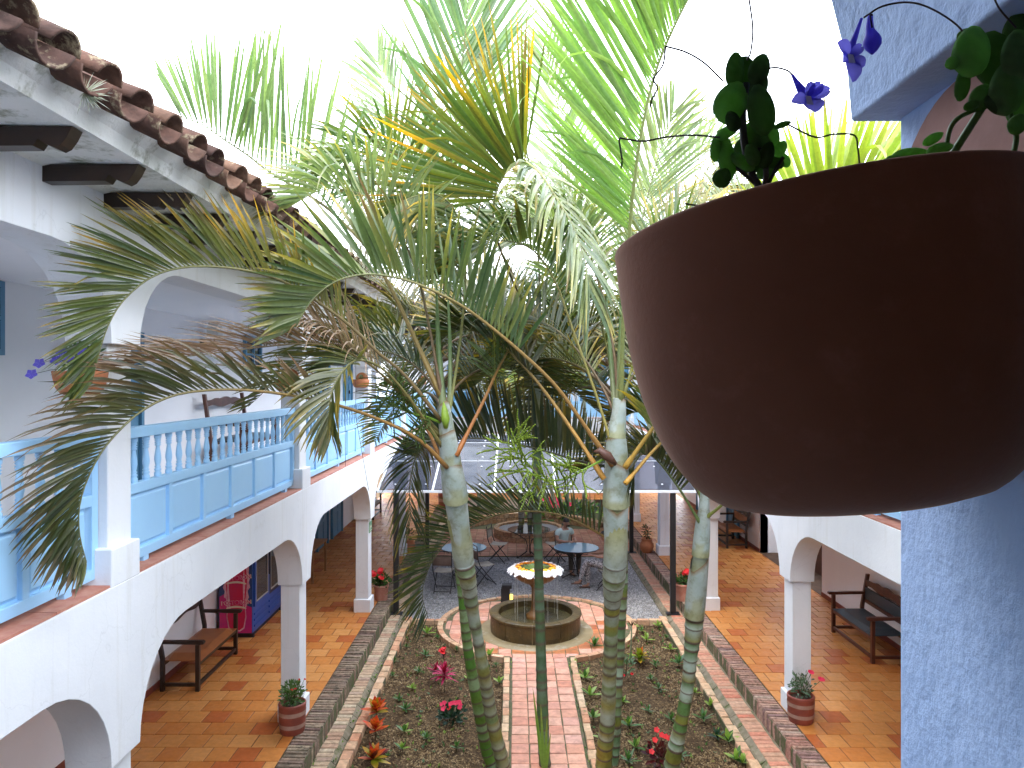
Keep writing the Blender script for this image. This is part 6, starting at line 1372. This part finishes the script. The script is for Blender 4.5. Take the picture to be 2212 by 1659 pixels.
# ---------------------------------------------------------------- the big hanging pot beside the camera
xc, yc, RR_, RB, HH, TX, TY, EE, ZR = .142 * 1.962, .142 * 4.862, .142 * 1.295, .142 * .653, .142 * 1.762, .121, -.058, 2.926, .142
def ptf(x, y, z):
    X2 = x - z * TX; Z2 = z + x * TX; Y2 = y - Z2 * TY; Z3 = Z2 + y * TY
    return (min(X2 + xc, XP - .002), Y2 + yc, Z3 + ZR + H)
t = thing('hanging_pot', 'large brown terracotta wall pot filling the right of the view, fixed to the near pillar', 'wall pot')
mb = MB(); seg = 96; prof = []
for i in range(41): u = 1 - i / 40; prof.append((RB + (RR_ - RB) * max(0, 1 - u ** EE) ** (1 / 1.873), -HH * u))
prof = [(RB * .5, -HH), *prof]
prof += [(RR_ - .001, .0022), (RR_ - .004, .0036), (RR_ - .009, .0036), (RR_ - .012, .001), (RR_ - .013, -.03), (RR_ - .02, -.10)]
for r_, z in prof:
    for i in range(seg): a = 2 * math.pi * i / seg; mb.v.append(ptf(r_ * math.cos(a), r_ * math.sin(a), z))
for k in range(len(prof) - 1):
    for i in range(seg): j = (i + 1) % seg; mb.f.append((k * seg + i, k * seg + j, (k + 1) * seg + j, (k + 1) * seg + i))
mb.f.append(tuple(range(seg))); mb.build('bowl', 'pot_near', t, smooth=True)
mb = MB(); mb.v = [ptf(0, 0, -.022)] + [ptf((RR_ - .013) * math.cos(2 * math.pi * i / 40), (RR_ - .013) * math.sin(2 * math.pi * i / 40), -.022) for i in range(40)]; mb.f = [(0, i + 1, (i + 1) % 40 + 1) for i in range(40)]; mb.build('soil', 'potsoil', t)
mb = MB(); mb.prism([(.70 + .128 * math.cos(a), H + .165 + .126 * math.sin(a)) for a in [2 * math.pi * i / 48 for i in range(48)]], XP - .016, XP - .001, lambda y, z, x: (x, y, z)); mb.build('back_plate', 'pot_plate', t, bevel=.004)
# cape primrose growing in it (a plant of its own parts)
def blob(px, py, d, l_, w_, ang, th=.35, tilt=0.0, nm='leaf'):
    """downy thick leaf: oval cup; l_, w_ in pixels, ang in degrees from the picture's vertical"""
    c = P(px, py, d); s = d / F; a = R(ang); U = Vector((math.sin(a), 0, math.cos(a))); W = Vector((math.cos(a), 0, -math.sin(a))); N = Vector((0, -1, 0))
    q = Quaternion(U, tilt); W = q @ W; N = q @ N
    mb = MB(); n, m_ = 9, 12; rg = random.Random(int(px + py)); lg = rg.uniform(.45, 1.5)
    for i in range(n):
        u = i / (n - 1); r_ = math.sin(math.pi * min(.985, max(.015, u ** .85))) ** .45
        for j in range(m_):
            b = 2 * math.pi * j / m_; x = math.cos(b) * r_ * w_ * .5; y = math.sin(b) * r_ * w_ * .5 * th
            cup = -.25 * (x / (w_ * .5)) ** 2 * w_ * .5
            mb.v.append(tuple(c + U * (u - .5) * l_ * s + W * x * s + N * (y + cup) * s + N * (.1 * l_ * s * math.sin(u * 3.1))))
            g = lg * rg.uniform(.85, 1.15) * (1.5 if i in (0, n - 1) else 1.0); mb.c.append((.15 * g, .25 * g, .12 * g))
    for i in range(n - 1):
        for j in range(m_): k = (j + 1) % m_; mb.f.append((i * m_ + j, i * m_ + k, (i + 1) * m_ + k, (i + 1) * m_ + j))
    mb.f += [tuple(range(m_)), tuple((n - 1) * m_ + j for j in range(m_))[::-1]]
    mb.build(nm, 'fuzzy', pl_, smooth=True)
def wire(pts, d, r_=1.2, col=(.07, .045, .06), nm='flower_stem'):
    pp = [P(x, y, d + (q[0] if q else 0)) for x, y, *q in pts]; mb = MB(); c = catmull(pp, 24); mb.tube(c, r_ * d / F, 6, col); mb.build(nm, 'herb', pl_, smooth=True, fix=False)
pl_ = thing('cape_primrose', 'backlit downy plant with one violet flower at the left rim of the large pot', 'plant')
D1 = .62
for a in ((1587, 152, 78, 42, 5), (1612, 172, 100, 62, -4), (1640, 150, 70, 46, 20), (1640, 180, 60, 40, 10), (1580, 222, 95, 74, 25, .3), (1643, 238, 110, 62, -8), (1572, 285, 58, 26, 60), (1566, 335, 110, 40, -12), (1548, 320, 60, 30, 5), (1610, 318, 60, 44, 40), (1636, 300, 80, 46, -35), (1662, 292, 66, 44, -10), (1686, 322, 40, 26, 30), (1694, 345, 36, 24, -30), (1602, 350, 64, 30, -60), (1560, 384, 44, 40, 30), (1628, 362, 60, 26, 80), (1660, 368, 56, 32, 60), (1690, 270, 40, 14, 70), (1583, 262, 46, 34, -20), (1655, 335, 60, 34, 20), (1675, 352, 30, 40, 0), (1625, 335, 50, 34, -20)):
    blob(a[0], a[1], D1 + random.uniform(-.012, .012), a[2], a[3], a[4], .32)
for pts, r_ in (([(1645, 412), (1622, 370), (1608, 310), (1604, 240), (1612, 180)], 8), ([(1648, 415), (1655, 370), (1640, 320), (1625, 270)], 6), ([(1640, 405), (1600, 370), (1570, 350)], 4), ([(1655, 408), (1672, 372), (1692, 340)], 4)): wire(pts, D1, r_, (.06, .055, .06), 'stem')
for pts in ([(1650, 150), (1675, 146), (1700, 152), (1712, 162)], [(1617, -10), (1626, 60), (1622, 110), (1614, 130)], [(1562, 175), (1520, 135), (1480, 112), (1438, 100)], [(1438, 100), (1432, 140), (1412, 170), (1420, 190), (1408, 215)], [(1555, 297), (1500, 292), (1440, 296), (1390, 305), (1350, 300), (1338, 300), (1340, 320), (1344, 345)], [(1700, 268), (1760, 296), (1800, 290), (1845, 292), (1853, 320), (1857, 360)], [(1560, 430), (1535, 452), (1510, 445), (1480, 440)]): wire(pts, D1 - .01, 2.0)
for c in ((1343, 355, 16), (1406, 222, 16)): blob(c[0], c[1], D1 - .01, c[2] * 1.3, 5, 8, .8, nm='seed_pod')
def flower(cx, cy, tube_, petals, d, back_=True):
    wpts = [P(x, y, d) for x, y in tube_]; mb = MB(); c = catmull(wpts, 10); mb.tube(c, [(3 + 9 * (i / 10) ** 1.5) * d / F for i in range(11)], 10); fl = mb.build('flower', 'purple', pl_, smooth=True)
    for k, (dx, dy, l_, w_) in enumerate(petals):
        ctr = P(cx, cy, d - .004); tipp = P(cx + dx * 1.9, cy + dy * 1.9, d - .010 + .003 * (k % 2)); ax = (tipp - ctr); wv = Vector((-ax.z, 0, ax.x)).normalized() * w_ * .5 * d / F; mb = MB()
        n = 8; rows = []
        for i in range(n + 1):
            u = i / n; wd_ = math.sin(math.pi * min(.97, u * .82 + .09)) ** .8 * (1 if u < .8 else 1 - (u - .8) * 1.6); p = ctr + ax * u + Vector((0, -.006 * math.sin(u * 2.4), 0))
            rows.append([p - wv * wd_, p + Vector((0, .003, 0)), p + wv * wd_])
        for r3 in rows: mb.v += [tuple(v) for v in r3]
        for i in range(n): a = i * 3; mb.f += [(a, a + 1, a + 4, a + 3), (a + 1, a + 2, a + 5, a + 4)]
        o = mb.build('petal', 'purple', fl, smooth=True, fix=False)
    blob2 = MB(); blob2.add([tuple(P(cx - 5, cy - 6, d - .014)), tuple(P(cx + 7, cy - 4, d - .014)), tuple(P(cx + 12, cy + 14, d - .016)), tuple(P(cx - 2, cy + 14, d - .016))], [(0, 1, 2, 3)]); blob2.build('throat', 'violet_eye', fl)
flower(1745, 212, [(1711, 161), (1722, 180), (1738, 205)], [(14, -16, 0, 26), (24, -8, 0, 28), (-20, 6, 0, 28), (0, -17, 0, 22), (8, 17, 0, 44)], D1)
pr_ = thing('cape_primrose', 'downy plant against the near pillar with a drooping violet flower and bud', 'plant'); pl_ = pr_
D2 = .60
for a in ((2098, 112, 110, 84, 10), (2150, 128, 120, 100, -12), (2065, 133, 50, 30, 65), (2078, 182, 74, 34, 10), (2120, 210, 60, 50, 30), (2175, 190, 120, 80, 10), (2200, 120, 110, 80, 0), (2198, 268, 50, 40, 40), (2150, 225, 60, 40, -60), (2100, 228, 40, 22, 70), (2085, 75, 40, 26, 60), (1968, 333, 80, 26, 85), (1932, 342, 40, 14, 85), (2030, 322, 60, 26, 75), (2200, 60, 90, 60, 30), (2205, 230, 90, 60, 20), (2015, 300, 50, 22, 60)):
    blob(a[0], a[1], D2 + random.uniform(-.014, .014), a[2], a[3], a[4], .32)
for pts, r_ in (([(2050, 345), (2085, 290), (2120, 235), (2150, 180)], 8), ([(2042, 330), (2052, 280), (2070, 255), (2110, 235)], 5), ([(2190, 330), (2195, 290), (2180, 240)], 6)): wire(pts, D2, r_, (.10, .17, .05), 'stem')
for pts in ([(2100, 100), (2068, 55), (2010, 18), (1960, 5), (1905, 14), (1866, 38)], [(2195, 60), (2160, 20), (2145, -10)], [(1885, 32), (1880, 34), (1884, 60)]): wire(pts, D2 - .01, 2.0)
flower(1836, 122, [(1861, 40), (1852, 65), (1840, 100), (1836, 120)], [(-16, -14, 0, 30), (-9, 8, 0, 34), (2, 30, 0, 34), (13, 14, 0, 26), (12, -10, 0, 22)], D2)
mb = MB(); c = catmull([P(1880, 32, D2), P(1879, 60, D2), P(1884, 85, D2), P(1884, 118, D2)], 10); mb.tube(c, [v * D2 / F for v in (5, 6, 7, 8, 9, 12, 16, 19, 18, 12, 2)], 10); mb.build('bud', 'purple', pl_, smooth=True)
